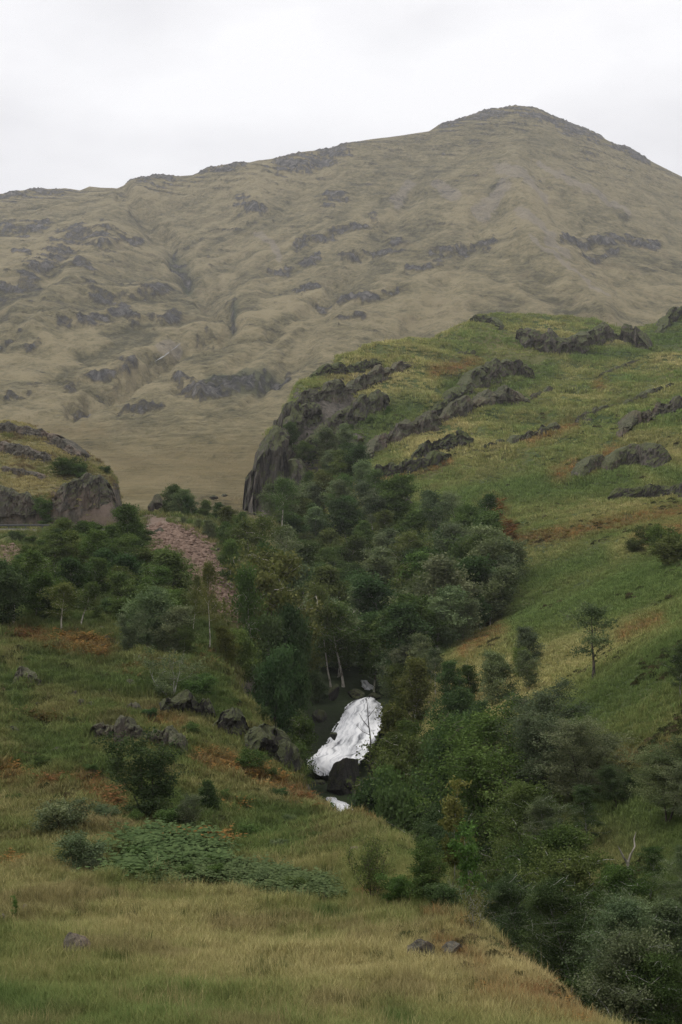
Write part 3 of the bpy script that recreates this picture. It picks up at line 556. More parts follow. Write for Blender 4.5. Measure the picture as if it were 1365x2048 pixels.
for k, (line, h, label) in enumerate([
    ([(-40,848),(30,856),(90,868),(130,890),(170,915)], 18, 'topmost pinkish slab along the crown of the rocky knoll'),
    ([(-40,882),(40,898),(105,916)], 20, 'second pinkish slab across the rocky knoll'),
    ([(0,935),(60,945),(90,955)], 10, 'low slab in the grass of the rocky knoll'),
    ([(108,985),(150,972),(200,968),(228,985)], 44, 'brown cut rock face at the right end of the rocky knoll'),
    ([(-30,990),(30,992),(75,1000)], 38, 'grey cut rock face above the road at the left edge'),
]): outcrop(line, h, label, 400 + k, M_SLAB if k < 3 else M_ROCKPK if k == 3 else M_ROCK, depth=1.0 if k > 2 else 2.2, rough=.55)
for k, (line, h, d, label) in enumerate([([(485,1005),(499,985),(518,975)], 80, 378, 'outermost dark pillar of the big cliff above the moor'), ([(506,965),(540,945),(580,940)], 95, 368, 'central dark buttress of the big cliff'), ([(540,880),(568,850),(604,830)], 70, 402, 'upper grey shoulder of the big cliff'), ([(580,955),(606,950)], 70, 372, 'pale upright pillar on the right of the big cliff')]):
    outcrop(line, h, label, 450 + k, M_ROCKCL, d=d, tp=10, out=.16, depth=.5, rough=.55, name='cliff_buttress')
for k, (line, h, label) in enumerate([([(522,925),(548,890),(580,860)], 62, 'dark stepped rib on the skyline of the big cliff'), ([(572,850),(602,822),(645,805)], 50, 'rock wall under the slab at the top of the big cliff'), ([(598,900),(640,872),(690,850)], 52, 'middle rock band across the face of the big cliff'), ([(555,985),(600,965),(640,940)], 60, 'lower rock band of the big cliff above the trees'), ([(660,835),(720,815),(780,790)], 36, 'upper right rock band of the big cliff')]):
    outcrop(line, h, label, 470 + k, M_ROCKCL, out=.3, depth=.8, rough=.8, name='cliff_band')
for k, (u, v, w, h, label) in enumerate([
    (160,1908,70,46,'largest lichened boulder in the foreground meadow'), (262,1836,20,14,'small pale stone in the meadow, above right of the big boulder'), (378,1791,24,8,'flat stone at the top edge of the meadow'),
    (50,1826,18,18,'upright pale stone by the sapling at the left edge of the meadow'), (5,1842,26,16,'stone cut by the left edge of the meadow'), (398,2030,36,10,'flat stone half hidden in grass at the bottom of the meadow'),
    (212,2014,14,7,'tiny stone in the grass at the bottom left'), (40,1866,18,9,'low stone between the sapling and the big boulder'),
    (842,1918,74,46,'grey rock slab in the heather on the right of the meadow'), (906,1908,60,28,'reddish rock beside the grey slab in the heather'), (880,1925,26,14,'small stone below the grey slab in the heather'), (978,1918,14,10,'pebble sized stone right of the heather rocks'), (1010,1888,30,10,'flat pale stone on the brow of the meadow'),
    (712,1700,24,10,'flat pale stone behind the broom like bush'), (1085,1990,22,10,'small stone in rusty bracken near the bottom right of the meadow'),
    (215,1384,28,10,'smooth pale rock on the upper bank'), (240,1335,14,8,'little pale rock high on the bank below the rock pile'), (262,1372,22,16,'grey rock left of the gnarled pale shrub'), (415,1388,16,8,'white stone right of the gnarled pale shrub'), (75,1410,12,7,'white pebble on the left of the bank'), (200,1490,26,9,'pale flat rock under the middle outcrop of the bank'), (330,1542,26,9,'grey flat stone right of the tall round bush'), (490,1520,16,14,'white spotted stone below the dark gorge cliff'), (460,1505,18,16,'pale stone in rusty bracken left of the gorge cliff'), (620,1600,18,10,'pale stone at the lip of the gorge')]):
    boulder(u, v, w * 1.15, h * 1.35, label, 40 + k, sink=.22, mat=M_STONE if k < 15 else None)
boulder(684,1606,104,118,'big dark wet rock standing below the waterfall',901,M_ROCKDK,depth=70,d=157,sink=.1,name='stream_rock',cat='rock')
boulder(640,1576,34,24,'dark wet rock at the left foot of the waterfall',902,M_ROCKDK,d=162,sink=.2,name='stream_rock',cat='rock')
boulder(728,1632,64,84,'dark mossy rock beside the white pool',903,M_ROCKDK,d=146,sink=.1,name='stream_rock',cat='rock')
boulder(712,1398,44,26,'dark rock dividing the waterfall from the upper cascade',904,M_ROCKDK,d=190,sink=.2,name='stream_rock',cat='rock')
boulder(752,1402,40,22,'dark rock right of the upper cascade',905,M_ROCKDK,d=191,sink=.2,name='stream_rock',cat='rock')
boulder(668,1398,30,40,'dark rock at the top left of the waterfall',906,M_ROCKDK,d=186,sink=.2,name='stream_rock',cat='rock')
boulder(668,1480,20,22,'small dark rock parting the left side of the waterfall',907,M_ROCKDK,d=171,sink=.2,name='stream_rock',cat='rock')
for k, (u, v, w, h, d, lab) in enumerate([(606,1500,40,50,172,'dark wet ledge along the left side of the waterfall'),(640,1452,36,50,181,'dark wet ledge at the upper left of the waterfall'),(788,1475,40,70,176,'dark wet ledge along the right side of the waterfall'),(756,1545,40,50,167,'dark wet block at the right foot of the waterfall'),(608,1582,44,36,160,'low dark rock left of the waterfall foot'),(700,1580,30,34,154,'dark rock right of the big wet rock below the waterfall')]):
    boulder(u, v, w, h, lab, 920 + k, M_ROCKDK, d=d, sink=.2, name='stream_rock', cat='rock')
boulder(650,1625,22,30,'dark rock at the left of the white pool',908,M_ROCKDK,d=143,sink=.2,name='stream_rock',cat='rock')
for k, (du, dv, w, h, label) in enumerate([(0,0,34,38,'tall grey rock pinnacle beside the scree top'),(-14,8,18,26,'lower left block of the rock pinnacle'),(4,22,24,16,'rounded block at the foot of the rock pinnacle')]):
    boulder(316 + du, 1018 + dv, w, h, label, 60 + k, d=292 - k, sink=.05)
for k, (du, dv, w, h, label) in enumerate([(0,0,24,10,'left stone of the low rocks on the moor'),(22,-3,22,10,'middle stone of the low rocks on the moor'),(-18,4,16,7,'small outlying stone of the low rocks on the moor')]):
    boulder(428 + du, 998 + dv, w, h, label, 70 + k, d=398, sink=.1, mat=M_ROCKPK)
boulder(322,1072,28,20,'pale rounded boulder at the top of the pink scree',80,d=250,sink=.1); boulder(300,1056,30,8,'pale flat slab at the very top of the scree',81,d=258,sink=.1); boulder(437,1102,10,9,'white stone at the right rim of the scree',82,d=246,sink=.1)
pile = [(205,1262,22,16),(228,1256,18,12),(192,1278,16,12),(215,1280,26,16),(240,1275,20,12),(208,1296,22,14),(232,1292,24,14),(250,1296,16,10),(222,1268,12,9)]
for k, (u, v, w, h) in enumerate(pile): boulder(u, v, w, h, ['top left','top right','far left','central largest','right','lower left','lower middle','lower right','topmost small'][k] + ' boulder of the grey rock pile below the left wood', 90 + k, group='rock pile below the left wood')

# ------------------------------------------------------------------ scattering of small uncountable things (stones, grass)
def gn_scatter(name, pts, yaw, scl, idx, protos, tone=None, tilt=None):
    me = mesh_np_points(name, pts, yaw, scl, idx, tone, tilt); o = link(name, me)
    g = bpy.data.node_groups.new(name, 'GeometryNodeTree'); g.interface.new_socket('Geometry', in_out='INPUT', socket_type='NodeSocketGeometry'); g.interface.new_socket('Geometry', in_out='OUTPUT', socket_type='NodeSocketGeometry')
    N = g.nodes.new; gi, go = N('NodeGroupInput'), N('NodeGroupOutput'); ip = N('GeometryNodeInstanceOnPoints'); g2 = N('GeometryNodeGeometryToInstance')
    for p in reversed(protos):
        oi = N('GeometryNodeObjectInfo'); oi.inputs['Object'].default_value = p; g.links.new(oi.outputs['Geometry'], g2.inputs[0])
    def na(nm, ty):
        a = N('GeometryNodeInputNamedAttribute'); a.data_type = ty; a.inputs[0].default_value = nm; return a.outputs[0]
    g.links.new(gi.outputs[0], ip.inputs['Points']); g.links.new(g2.outputs[0], ip.inputs['Instance']); ip.inputs['Pick Instance'].default_value = True
    g.links.new(na('idx', 'INT'), ip.inputs['Instance Index']); g.links.new(na('scl', 'FLOAT_VECTOR'), ip.inputs['Scale'])
    e = N('FunctionNodeEulerToRotation'); g.links.new(na('rot', 'FLOAT_VECTOR'), e.inputs[0]); g.links.new(e.outputs[0], ip.inputs['Rotation'])
    g.links.new(ip.outputs[0], go.inputs[0])
    md = o.modifiers.new('scatter', 'NODES'); md.node_group = g
    return tag(o, kind='stuff')
def mesh_np_points(name, pts, yaw, scl, idx, tone, tilt):
    n = len(pts); me = bpy.data.meshes.new(name); me.vertices.add(n); me.vertices.foreach_set('co', np.asarray(pts, np.float32).ravel())
    a = me.attributes.new('idx', 'INT', 'POINT'); a.data.foreach_set('value', np.asarray(idx, np.int32))
    sc = np.repeat(np.asarray(scl, np.float32)[:, None], 3, 1) if np.ndim(scl) == 1 else np.asarray(scl, np.float32)
    a = me.attributes.new('scl', 'FLOAT_VECTOR', 'POINT'); a.data.foreach_set('vector', sc.ravel())
    rt = np.zeros((n, 3), np.float32); rt[:, 2] = yaw
    if tilt is not None: rt[:, :2] = tilt
    a = me.attributes.new('rot', 'FLOAT_VECTOR', 'POINT'); a.data.foreach_set('vector', rt.ravel())
    if tone is not None:
        a = me.attributes.new('tone', 'FLOAT_COLOR', 'POINT'); a.data.foreach_set('color', np.concatenate([tone, np.ones((n, 1))], 1).astype(np.float32).ravel())
    me.update(); return me
def proto(name, me, mat):
    me.materials.append(mat); return bpy.data.objects.new(name, me)
# scree: angular pink stones
st = [proto('scree_stone', boulder_mesh('scree_stone', (1, .8, .6), 500 + k, ICO1, 8), M_SCREE) for k in range(5)]
def poly_fill(zones, n, rng):
    u = []; 
    for line, w, share in zones:
        L = np.array(line, float); seg = np.concatenate([[0], np.cumsum(np.hypot(*np.diff(L, axis=0).T))]); t = rng.uniform(0, seg[-1], int(n * share))
        c = np.stack([np.interp(t, seg, L[:, 0]), np.interp(t, seg, L[:, 1])], 1); u.append(c + rng.uniform(-1, 1, (len(t), 2)) * w)
    return np.concatenate(u)
uv = poly_fill([([(326,1066),(375,1095),(410,1130)], (42, 22), .50), ([(390,1120),(445,1178),(485,1240)], (32, 16), .40), ([(335,1100),(335,1160)], (22, 14), .10), ([(0,1118),(40,1105)], (26, 22), .10)], 9000, RNG)
P = hit(uv, 150, 300); ok = P[:, 1] > 165; P = P[ok]; n = len(P)
gn_scatter('scree_stones', P, RNG.uniform(0, 6.3, n), RNG.uniform(.08, .30, n) * RNG.choice([1, 1, 1, 1.6, 2.6], n), RNG.integers(0, 5, n), st, tilt=RNG.uniform(-.6, .6, (n, 2)))

# ------------------------------------------------------------------ road and crash barrier
M_ASPH, M_RAIL, M_VERGE = flatmat('asphalt', (.055,.055,.056)), flatmat('weathered_steel', (.10,.10,.10)), flatmat('gravel_verge', (.17,.16,.14), 2)
xs = np.linspace(-95, -41, 60); rz = zof(1058, 256) + 0 * xs; Vv = []; 
for x, z in zip(xs, rz): Vv += [(x, 251.0, z - 2.6), (x, 252.0, z + .02), (x, 253.2, z + .03), (x, 253.2, z + .05), (x, 259.5, z + .10), (x, 262.5, z + .06)]
me = mesh_np('road', Vv, grid_faces(60, 6)[:, ::-1]); o = link('road', me, M_VERGE); me.materials.append(M_ASPH); tag(o, kind='structure')
for k, p in enumerate(me.polygons): p.material_index = 1 if k % 5 == 3 else 0
rail = bpy.data.objects.new('crash_barrier', None); COL.objects.link(rail); rail.location = (-60, 252.4, rz[0]); tag(rail, 'dark low crash barrier along the road at the left edge', 'barrier')
def box_mesh(name, sx, sy, sz):
    V = [(a * sx / 2, b * sy / 2, c * sz) for c in (0, 1) for b in (-1, 1) for a in (-1, 1)]
    return mesh_np(name, V, [(0,2,3,1),(4,5,7,6),(0,1,5,4),(2,6,7,3),(0,4,6,2),(1,3,7,5)], False)
def rail_mesh():
    pr = np.array([(0, .55), (-.06, .60), (-.06, .67), (0, .71), (-.06, .75), (-.06, .84), (0, .88), (.03, .88), (.03, .55)]); x = np.linspace(-28, 12, 2); V = [(a, p[0], p[1]) for a in x for p in pr]; n = len(pr)
    return mesh_np('rail', V, [(i, (i + 1) % n, n + (i + 1) % n, n + i) for i in range(n)], False)
link('rail', rail_mesh(), M_RAIL, rail)
pm = box_mesh('post', .14, .10, .9); pm.materials.append(M_RAIL)
for k in range(13): p = bpy.data.objects.new('post', pm); COL.objects.link(p); p.parent = rail; p.location = (-26 + k * 3.0, .09, -.05)
# ------------------------------------------------------------------ trees and shrubs
def tube(path, rad, sides=5):
    path = np.asarray(path, float); n = len(path); tg = np.gradient(path, axis=0); tg /= np.linalg.norm(tg, axis=1)[:, None] + 1e-9
    ref = np.where(np.abs(tg[:, 2:]) > .9, np.array([[1., 0, 0]]), np.array([[0, 0, 1.]])); a = np.cross(tg, ref); a /= np.linalg.norm(a, axis=1)[:, None] + 1e-9; b = np.cross(tg, a)
    th = np.linspace(0, 2 * np.pi, sides, endpoint=False)
    V = path[:, None] + (a[:, None] * np.cos(th)[None, :, None] + b[:, None] * np.sin(th)[None, :, None]) * np.asarray(rad, float)[:, None, None]
    i = np.arange(n * sides).reshape(n, sides); j = np.roll(i, -1, 1)
    return V.reshape(-1, 3), np.stack([i[:-1], j[:-1], j[1:], i[1:]], -1).reshape(-1, 4)
class Tubes:
    def __init__(s): s.V = []; s.F = []; s.k = 0
    def add(s, p, r, sides=5):
        v, f = tube(p, r, sides); s.V.append(v); s.F.append(f + s.k); s.k += len(v)
    def mesh(s, name): return mesh_np(name, np.concatenate(s.V), np.concatenate(s.F))
def curve(p0, dr, L, n, wob, rise, rng, droop=0):
    d = np.array(dr, float); d /= np.linalg.norm(d); P = [np.array(p0, float)]
    for k in range(n):
        d = d + rng.normal(0, wob, 3) + np.array([0, 0, rise / n - droop * (k / n) ** 2]); d /= np.linalg.norm(d); P.append(P[-1] + d * L / n)
    return np.array(P)
def leaf_mesh(name, C, size, rng, tint, flat=.0):
    n = len(C); a = rng.normal(size=(n, 3)); a[:, 2] *= 1 - flat; a /= np.linalg.norm(a, axis=1)[:, None]; b = np.cross(a, rng.normal(size=(n, 3))); b /= np.linalg.norm(b, axis=1)[:, None] + 1e-9
    s = size * rng.uniform(.55, 1.35, n)[:, None]; V = np.stack([C - a * s, C + b * s * .55, C + a * s, C - b * s * .55], 1).reshape(-1, 3)
    me = mesh_np(name, V, np.arange(n * 4).reshape(n, 4), False)
    at = me.color_attributes.new('mask', 'FLOAT_COLOR', 'POINT'); col = np.ones((n, 4, 4), np.float32); col[:, :, 0] = tint[:, None]; col[:, :, 1] = rng.uniform(0, 1, n)[:, None]; at.data.foreach_set('color', col.ravel()); return me
def make_tree(seed, H=9.0, Wd=5.0, nleaf=6000, leaf=.17, base=.22, stems=1, n1=16, n2=6, r0=.11, lean=.06, spread=.25, shape='birch', clump=.34, droop=.35, leafless=0.0, wob=.10):
    """trunk with limbs (one mesh) and a crown of leaves in clumps along the twigs (one mesh)"""
    rng = np.random.default_rng(seed); T = Tubes(); C = []; tint = []; per = max(6, int(nleaf / (stems * n1 * (n2 + 1))))
    for s in range(stems):
        az = rng.uniform(0, 6.28) if stems == 1 else s * 6.283 / stems + rng.uniform(-.4, .4); ln = lean if stems == 1 else spread * rng.uniform(.5, 1.2)
        hs = H * (1 if s == 0 else rng.uniform(.72, 1.0))
        st = curve((0, 0, -.25), (math.cos(az) * ln, math.sin(az) * ln, 1), hs, 10, wob * .55, .35 if stems > 1 else .1, rng)
        rr = r0 * (1.0 if stems == 1 else .75) * (1 - .88 * np.linspace(0, 1, 11) ** .8); rr[0] *= 1.35; T.add(st, rr, 6)
        for i in range(n1):
            t = base + (1 - base) * ((i + rng.uniform(0, 1)) / n1) ** .9 * .98; k = t * 10; j = min(int(k), 9); p0 = st[j] * (1 - (k - j)) + st[j + 1] * (k - j)
            tt = (t - base) / (1 - base)
            if shape == 'birch': pr = (math.sin(math.pi * min(1, .22 + .80 * tt)) ** .75) * .92 + .10
            elif shape == 'round': pr = math.sqrt(max(0.05, 1 - (2 * tt - .75) ** 2 * .55))
            elif shape == 'cone': pr = 1.05 - .9 * tt
            elif shape == 'flat': pr = .55 + .65 * tt
            else: pr = 1 - .35 * tt
            a = i * 2.4 + rng.uniform(-.6, .6); el = .25 + .85 * tt + rng.uniform(-.15, .25)
            L = Wd / 2 * pr * rng.uniform(.65, 1.15); br = curve(p0, (math.cos(a) * math.cos(el), math.sin(a) * math.cos(el), math.sin(el)), L, 6, wob, .5, rng, droop)
            T.add(br, max(.012, rr[j] * .48) * (1 - .85 * np.linspace(0, 1, 7)), 4)
            if rng.uniform() < leafless: continue
            ctint = rng.uniform(0, 1)
            for q in range(n2 + 1):
                f = 1.0 if q == n2 else rng.uniform(.30, .98); kk = f * 6; jj = min(int(kk), 5); b0 = br[jj] * (1 - (kk - jj)) + br[jj + 1] * (kk - jj)
                tw = curve(b0, rng.normal(0, 1, 3) * (1, 1, .5) + (0, 0, .15), L * rng.uniform(.22, .42) + .12, 3, .2, .2, rng, droop * 1.6)
                if q % 2 == 0: T.add(tw, np.array([.016, .012, .009, .005]) * max(.6, r0 / .11), 3)
                m = int(per * rng.uniform(.5, 1.5)); w = rng.uniform(0, 3, m); w0 = np.minimum(w.astype(int), 2); pts = tw[w0] * (1 - (w - w0))[:, None] + tw[w0 + 1] * (w - w0)[:, None]
                C.append(pts + rng.normal(0, clump, (m, 3)) * (1, 1, .62) - np.abs(rng.normal(0, clump * .35, (m, 1))) * (0, 0, 1)); tint.append(np.full(m, np.clip(ctint + rng.normal(0, .18), 0, 1)))
    tm = T.mesh('trunk')
    if not C: return tm, None
    C = np.concatenate(C); C[:, 2] = np.maximum(C[:, 2], .08); return tm, leaf_mesh('crown', C, leaf, rng, np.concatenate(tint))
def leaf_material():
    b = NB('leaves'); oi = b.n('ShaderNodeObjectInfo'); m = b.mask(); col = oi.outputs['Color']
    dk = b.mix(1.0, col, (.52,.60,.55), 'MULTIPLY'); lt = b.mix(1.0, col, (1.50,1.46,1.30), 'MULTIPLY')
    c = b.mix(b.math('ADD', b.math('MULTIPLY', m[0], .7), b.math('MULTIPLY', m[1], .3)), dk, lt)
    c = b.mix(b.math('MULTIPLY', b.step(b.math('ADD', b.math('MULTIPLY', m[0], .5), b.math('MULTIPLY', m[1], .5)), .86, .99), .12), c, (.18,.15,.05))
    df = b.n('ShaderNodeBsdfDiffuse'); tr = b.n('ShaderNodeBsdfTranslucent'); ms = b.n('ShaderNodeMixShader'); b.put(df.inputs[0], c); b.put(tr.inputs[0], b.mix(1.0, c, (1.0,1.15,.7), 'MULTIPLY')); ms.inputs[0].default_value = .22
    b.put(ms.inputs[1], df.outputs[0]); b.put(ms.inputs[2], tr.outputs[0]); return b.done(ms.outputs[0])
def bark_material(name, light, dark, s=3.0, lo=.40, hi=.56):
    b = NB(name); p = b.gen(); n = b.noise(b.map(p, (1, 1, .35)), s, 5, .65); c = b.mix(b.step(n, lo, hi), dark, light); return b.done(b.diffuse(c, b.bump(n, .6, .02), .85))
M_LEAF = leaf_material(); M_BARK = bark_material('birch_bark', (.50,.46,.39), (.12,.10,.08), lo=.36, hi=.50); M_BARKD = bark_material('dark_bark', (.10,.085,.065), (.035,.03,.025)); M_DEAD = bark_material('bleached_wood', (.36,.33,.27), (.17,.15,.12)); M_LICH = bark_material('lichened_bark', (.36,.36,.31), (.13,.12,.09))
KINDS = {}
def kind(name, variants, bark, **kw):
    L = []
    for v in range(variants):
        tm, cm = make_tree(seed=sum(map(ord, name)) * 7 + v * 101, **kw); tm.materials.append(bark)
        if cm: cm.materials.append(M_LEAF)
        L.append((tm, cm, kw.get('H', 9.0)))
    KINDS[name] = L
kind('birch', 4, M_BARK, H=9, Wd=6.0, nleaf=11000, leaf=.14, base=.16, n1=26, n2=7, clump=.36)
kind('round', 4, M_BARKD, H=7, Wd=6.6, nleaf=13000, leaf=.14, base=.08, n1=28, n2=7, shape='round', clump=.40, r0=.13, stems=1)
kind('slender', 4, M_BARK, H=9, Wd=5.0, nleaf=5200, leaf=.12, base=.38, n1=18, n2=6, clump=.36, r0=.135, lean=.10)
kind('forked', 2, M_BARK, H=9, Wd=6.2, nleaf=7500, leaf=.12, base=.42, n1=13, n2=6, stems=2, spread=.28, clump=.32, r0=.13)
kind('bigbirch', 2, M_BARKD, H=10, Wd=8.6, nleaf=50000, leaf=.069, base=.22, n1=28, n2=11, stems=2, spread=.24, clump=.24, r0=.17, shape='round', droop=.30)
kind('nearbirch', 3, M_LICH, H=9, Wd=5.6, nleaf=40000, leaf=.045, base=.20, n1=32, n2=11, clump=.17, r0=.11, droop=.5)
kind('willow', 3, M_BARKD, H=4, Wd=2.6, nleaf=11000, leaf=.065, base=.06, n1=9, n2=6, stems=4, spread=.40, clump=.16, r0=.06, shape='flat', droop=.1)
kind('bush', 3, M_BARKD, H=2.2, Wd=1.7, nleaf=8000, leaf=.055, base=.02, n1=8, n2=5, stems=5, spread=.55, clump=.13, r0=.035, shape='round', droop=.1)
kind('broom', 1, M_BARKD, H=2.6, Wd=1.4, nleaf=4200, leaf=.04, base=.25, n1=9, n2=4, stems=9, spread=.42, clump=.10, r0=.03, shape='flat', droop=0)
kind('rowan', 2, M_LICH, H=4.5, Wd=2.1, nleaf=2600, leaf=.095, base=.25, n1=13, n2=4, clump=.14, r0=.04, shape='flat', droop=.1)
kind('sparse', 2, M_LICH, H=3, Wd=2.4, nleaf=900, leaf=.06, base=.25, n1=7, n2=5, stems=5, spread=.45, clump=.14, r0=.045, shape='flat', droop=.1)
kind('gnarled', 1, M_LICH, H=4.2, Wd=5.0, nleaf=6000, leaf=.10, base=.22, n1=8, n2=6, stems=3, spread=.75, clump=.24, r0=.13, wob=.22, shape='flat', leafless=.25)
kind('leaning', 1, M_BARKD, H=7, Wd=5.2, nleaf=3600, leaf=.10, base=.40, n1=14, n2=6, clump=.26, r0=.17, lean=.62, wob=.14)
kind('conebush', 1, M_BARKD, H=2.6, Wd=2.0, nleaf=9000, leaf=.06, base=.04, n1=16, n2=6, stems=2, spread=.15, clump=.15, r0=.04, shape='cone', droop=.0)
GRN, OLV, GRY, DRK, YEL, BRT = (.084,.122,.044), (.105,.125,.046), (.140,.168,.096), (.064,.098,.044), (.122,.128,.046), (.095,.155,.044)
TCOL = {'g': GRN, 'o': OLV, 'y': YEL, 'k': DRK, 's': GRY, 'b': BRT}
TWORD = {'g': 'green', 'o': 'olive', 'y': 'yellowing', 'k': 'dark green', 's': 'grey green', 'b': 'bright green'}
_cnt = [0]
def plant(kname, P, H, tone, label, cat='tree', name='birch_tree', group=None, yaw=None, wx=1.0, var=None):
    i = _cnt[0]; _cnt[0] += 1; tm, cm, h0 = KINDS[kname][(i * 7 + 3) % len(KINDS[kname]) if var is None else var]; s = H / h0
    r = bpy.data.objects.new(name, None); COL.objects.link(r); r.location = tuple(P); r.rotation_euler[2] = random.uniform(0, 6.28) if yaw is None else yaw; r.scale = (s * wx, s * wx, s); r.empty_display_size = .2
    o = bpy.data.objects.new('trunk' if cat == 'tree' else 'stems', tm); COL.objects.link(o); o.parent = r
    if cm:
        c = bpy.data.objects.new('crown' if cat == 'tree' else 'foliage', cm); COL.objects.link(c); c.parent = r
        f = random.uniform(.82, 1.2); q = TCOL[tone] if isinstance(tone, str) else tone; c.color = tuple(min(1, x * f * random.uniform(.93, 1.07)) for x in q) + (1,)
    return tag(r, label, cat, group)
def at(u, b):                                  # base on the ground: b > 0 photo row, b < 0 distance in metres
    if b > 0: return hit([(u, b)])[0]
    d = -b; x = (u - CU) * d / F; return np.array([x, d, float(gz(np.array([x]), np.array([d]))[0])])
def tree(kname, u, b, vt, tone, label, **kw):  # vt: photo row of the crown's top
    P = at(u, b); H = max(.6, zof(vt, P[1]) - P[2])
    cap = {'round': (.94, 5.6), 'birch': (.67, 5.8), 'slender': (.55, 5.0)}.get(kname)
    if cap: kw['wx'] = min(kw.get('wx', 1.0), cap[1] / (cap[0] * H)) if cap[0] * H > cap[1] else kw.get('wx', 1.0)
    return plant(kname, P, H, tone, label, **kw)
ORD = ['first','second','third','fourth','fifth','sixth','seventh','eighth','ninth','tenth','eleventh','twelfth','thirteenth']
def row(where, items, group):
    for k, (kname, u, b, vt, tone) in enumerate(items):
        tree(kname, u, b, vt, tone, f"{TWORD[tone]} {'birch' if kname != 'round' else 'bushy tree'}, {ORD[k]} from left {where}", group=group, name='birch_tree' if kname != 'round' else 'bushy_tree', wx=1.45 if 'left wood' in where else 1.15)
g = 'left wood'
row('along the front edge of the left wood', [('round',-12,-143,1160,'k'),('slender',28,-146,1138,'k'),('birch',72,-150,1140,'g'),('slender',124,-143,1165,'o'),('round',100,-150,1195,'k'),('slender',160,-149,1165,'g'),('round',192,-152,1222,'g')], g)
row('in the second row of the left wood', [('birch',0,-164,1122,'k'),('birch',48,-168,1112,'g'),('slender',98,-160,1100,'g'),('birch',146,-166,1112,'k'),('birch',190,-168,1118,'g'),('slender',232,-165,1135,'o'),('birch',262,-162,1145,'g'),('slender',300,-165,1135,'g'),('birch',330,-170,1105,'g')], g)
row('in the third row of the left wood', [('birch',72,-192,1092,'o'),('birch',112,-190,1068,'g'),('birch',150,-192,1060,'o'),('birch',188,-190,1062,'g'),('birch',228,-192,1080,'g'),('slender',262,-192,1078,'g'),('birch',298,-195,1092,'o'),('birch',326,-205,1100,'g')], g)
row('in the back row of the left wood', [('round',118,-222,1045,'o'),('birch',152,-225,1042,'g'),('round',192,-225,1050,'g'),('birch',226,-222,1052,'g'),('birch',258,-222,1010,'g'),('birch',286,-232,1042,'g')], g)
row('in the undergrowth row of the left wood', [('round',20,-156,1195,'k'),('round',62,-160,1190,'g'),('round',110,-158,1190,'k'),('round',150,-160,1195,'g'),('round',215,-160,1200,'k'),('round',250,-156,1205,'g'),('round',285,-152,1205,'k'),('round',318,-160,1190,'g'),('round',345,-165,1180,'o')], g)
row('in the fourth row of the left wood', [('birch',52,-178,1110,'k'),('birch',92,-206,1080,'g'),('birch',135,-208,1058,'k'),('round',172,-206,1075,'g'),('birch',208,-178,1100,'k'),('round',245,-206,1080,'g'),('birch',278,-180,1110,'k'),('round',312,-182,1130,'g')], g)
row('among willowy trees right of the rock pile', [('willow',262,-131,1235,'s'),('round',292,-138,1195,'s'),('birch',318,-142,1175,'g'),('round',345,-136,1225,'s'),('willow',372,-134,1262,'g')], g)
for a in [('slender',420,-146,1128,'y','tall yellowing birch with the longest pale trunk below the scree',.3), ('slender',385,-150,1150,'o','olive birch left of the tall pale trunked one',1.2), ('slender',512,-160,1140,'g','green birch with straight pale trunk at the foot of the scree',4.0),
          ('birch',462,-222,1082,'g','green birch with white trunk on the right rim of the scree',.9), ('forked',508,-236,1032,'o','broad olive birch with bare pale limbs in the middle distance',1.0), ('forked',566,-182,1105,'y','large olive yellow birch with forked pale stems at centre',1.0), ('birch',612,-192,1172,'o','olive birch right of the forked yellow one',None), ('slender',663,-196,1168,'o','slender birch with thin pale trunk above the waterfall gap',None),
          ('birch',550,-205,1090,'g','green birch behind and left of the forked yellow one',None),
          ('round',456,-147,1262,'y','small yellowing tree at the edge of the bank under the scree',None), ('round',482,-152,1275,'o','olive bushy tree beside the small yellowing one',None), ('birch',536,-158,1240,'k','dark birch on the gorge side below the forked yellow one',None), ('birch',556,-162,1215,'k','dark broad birch left of the waterfall gap',None), ('birch',574,-166,1245,'k','dark birch nearest the gap above the waterfall',None),
          ('round',542,-144,1325,'k','dark low tree above the tall gorge cliff',None), ('round',556,-150,1345,'k','dark tree overhanging the left of the waterfall',None), ('round',572,-160,1335,'k','dark tree at the top left of the waterfall',None), ('slender',588,-150,1425,'s','small grey green birch at the left foot of the waterfall',None), ('slender',585,-138,1440,'g','thin green sapling on the rocks left of the waterfall',None), ('round',636,-188,1350,'k','dark tree in the shade behind the waterfall',None),
          ('round',590,-128,1500,'g','low green tree between the tall cliff and the waterfall foot',None), ('round',600,-132,1560,'k','dark bush tree at the left of the dark stream rocks',None), ('round',612,-112,1570,'k','dark low tree under the tall gorge cliff',None), ('bush',645,-96,1600,'g','small green bush at the lip above the white pool',None)]:
    kn, u, b, vt, tone, lab, yaw = a; tree(kn, u, b, vt, tone, lab, yaw=yaw, wx=.5 if kn == 'slender' and u < 500 else 1.0, name='birch_tree' if kn != 'bush' else 'green_bush', cat='tree' if kn != 'bush' else 'bush')
row('in the group behind the scree by the moor', [('round',340,-296,978,'g'),('round',362,-292,985,'s'),('birch',384,-288,990,'k'),('round',408,-296,1005,'g'),('birch',432,-300,1005,'k'),('round',455,-290,1018,'o'),('birch',478,-282,1022,'g')], 'trees behind the scree')
row('in the front of the group behind the scree', [('round',365,-270,1035,'s'),('round',395,-266,1040,'s'),('round',425,-262,1045,'s'),('birch',450,-256,1042,'g'),('birch',478,-252,1050,'g')], 'trees behind the scree')
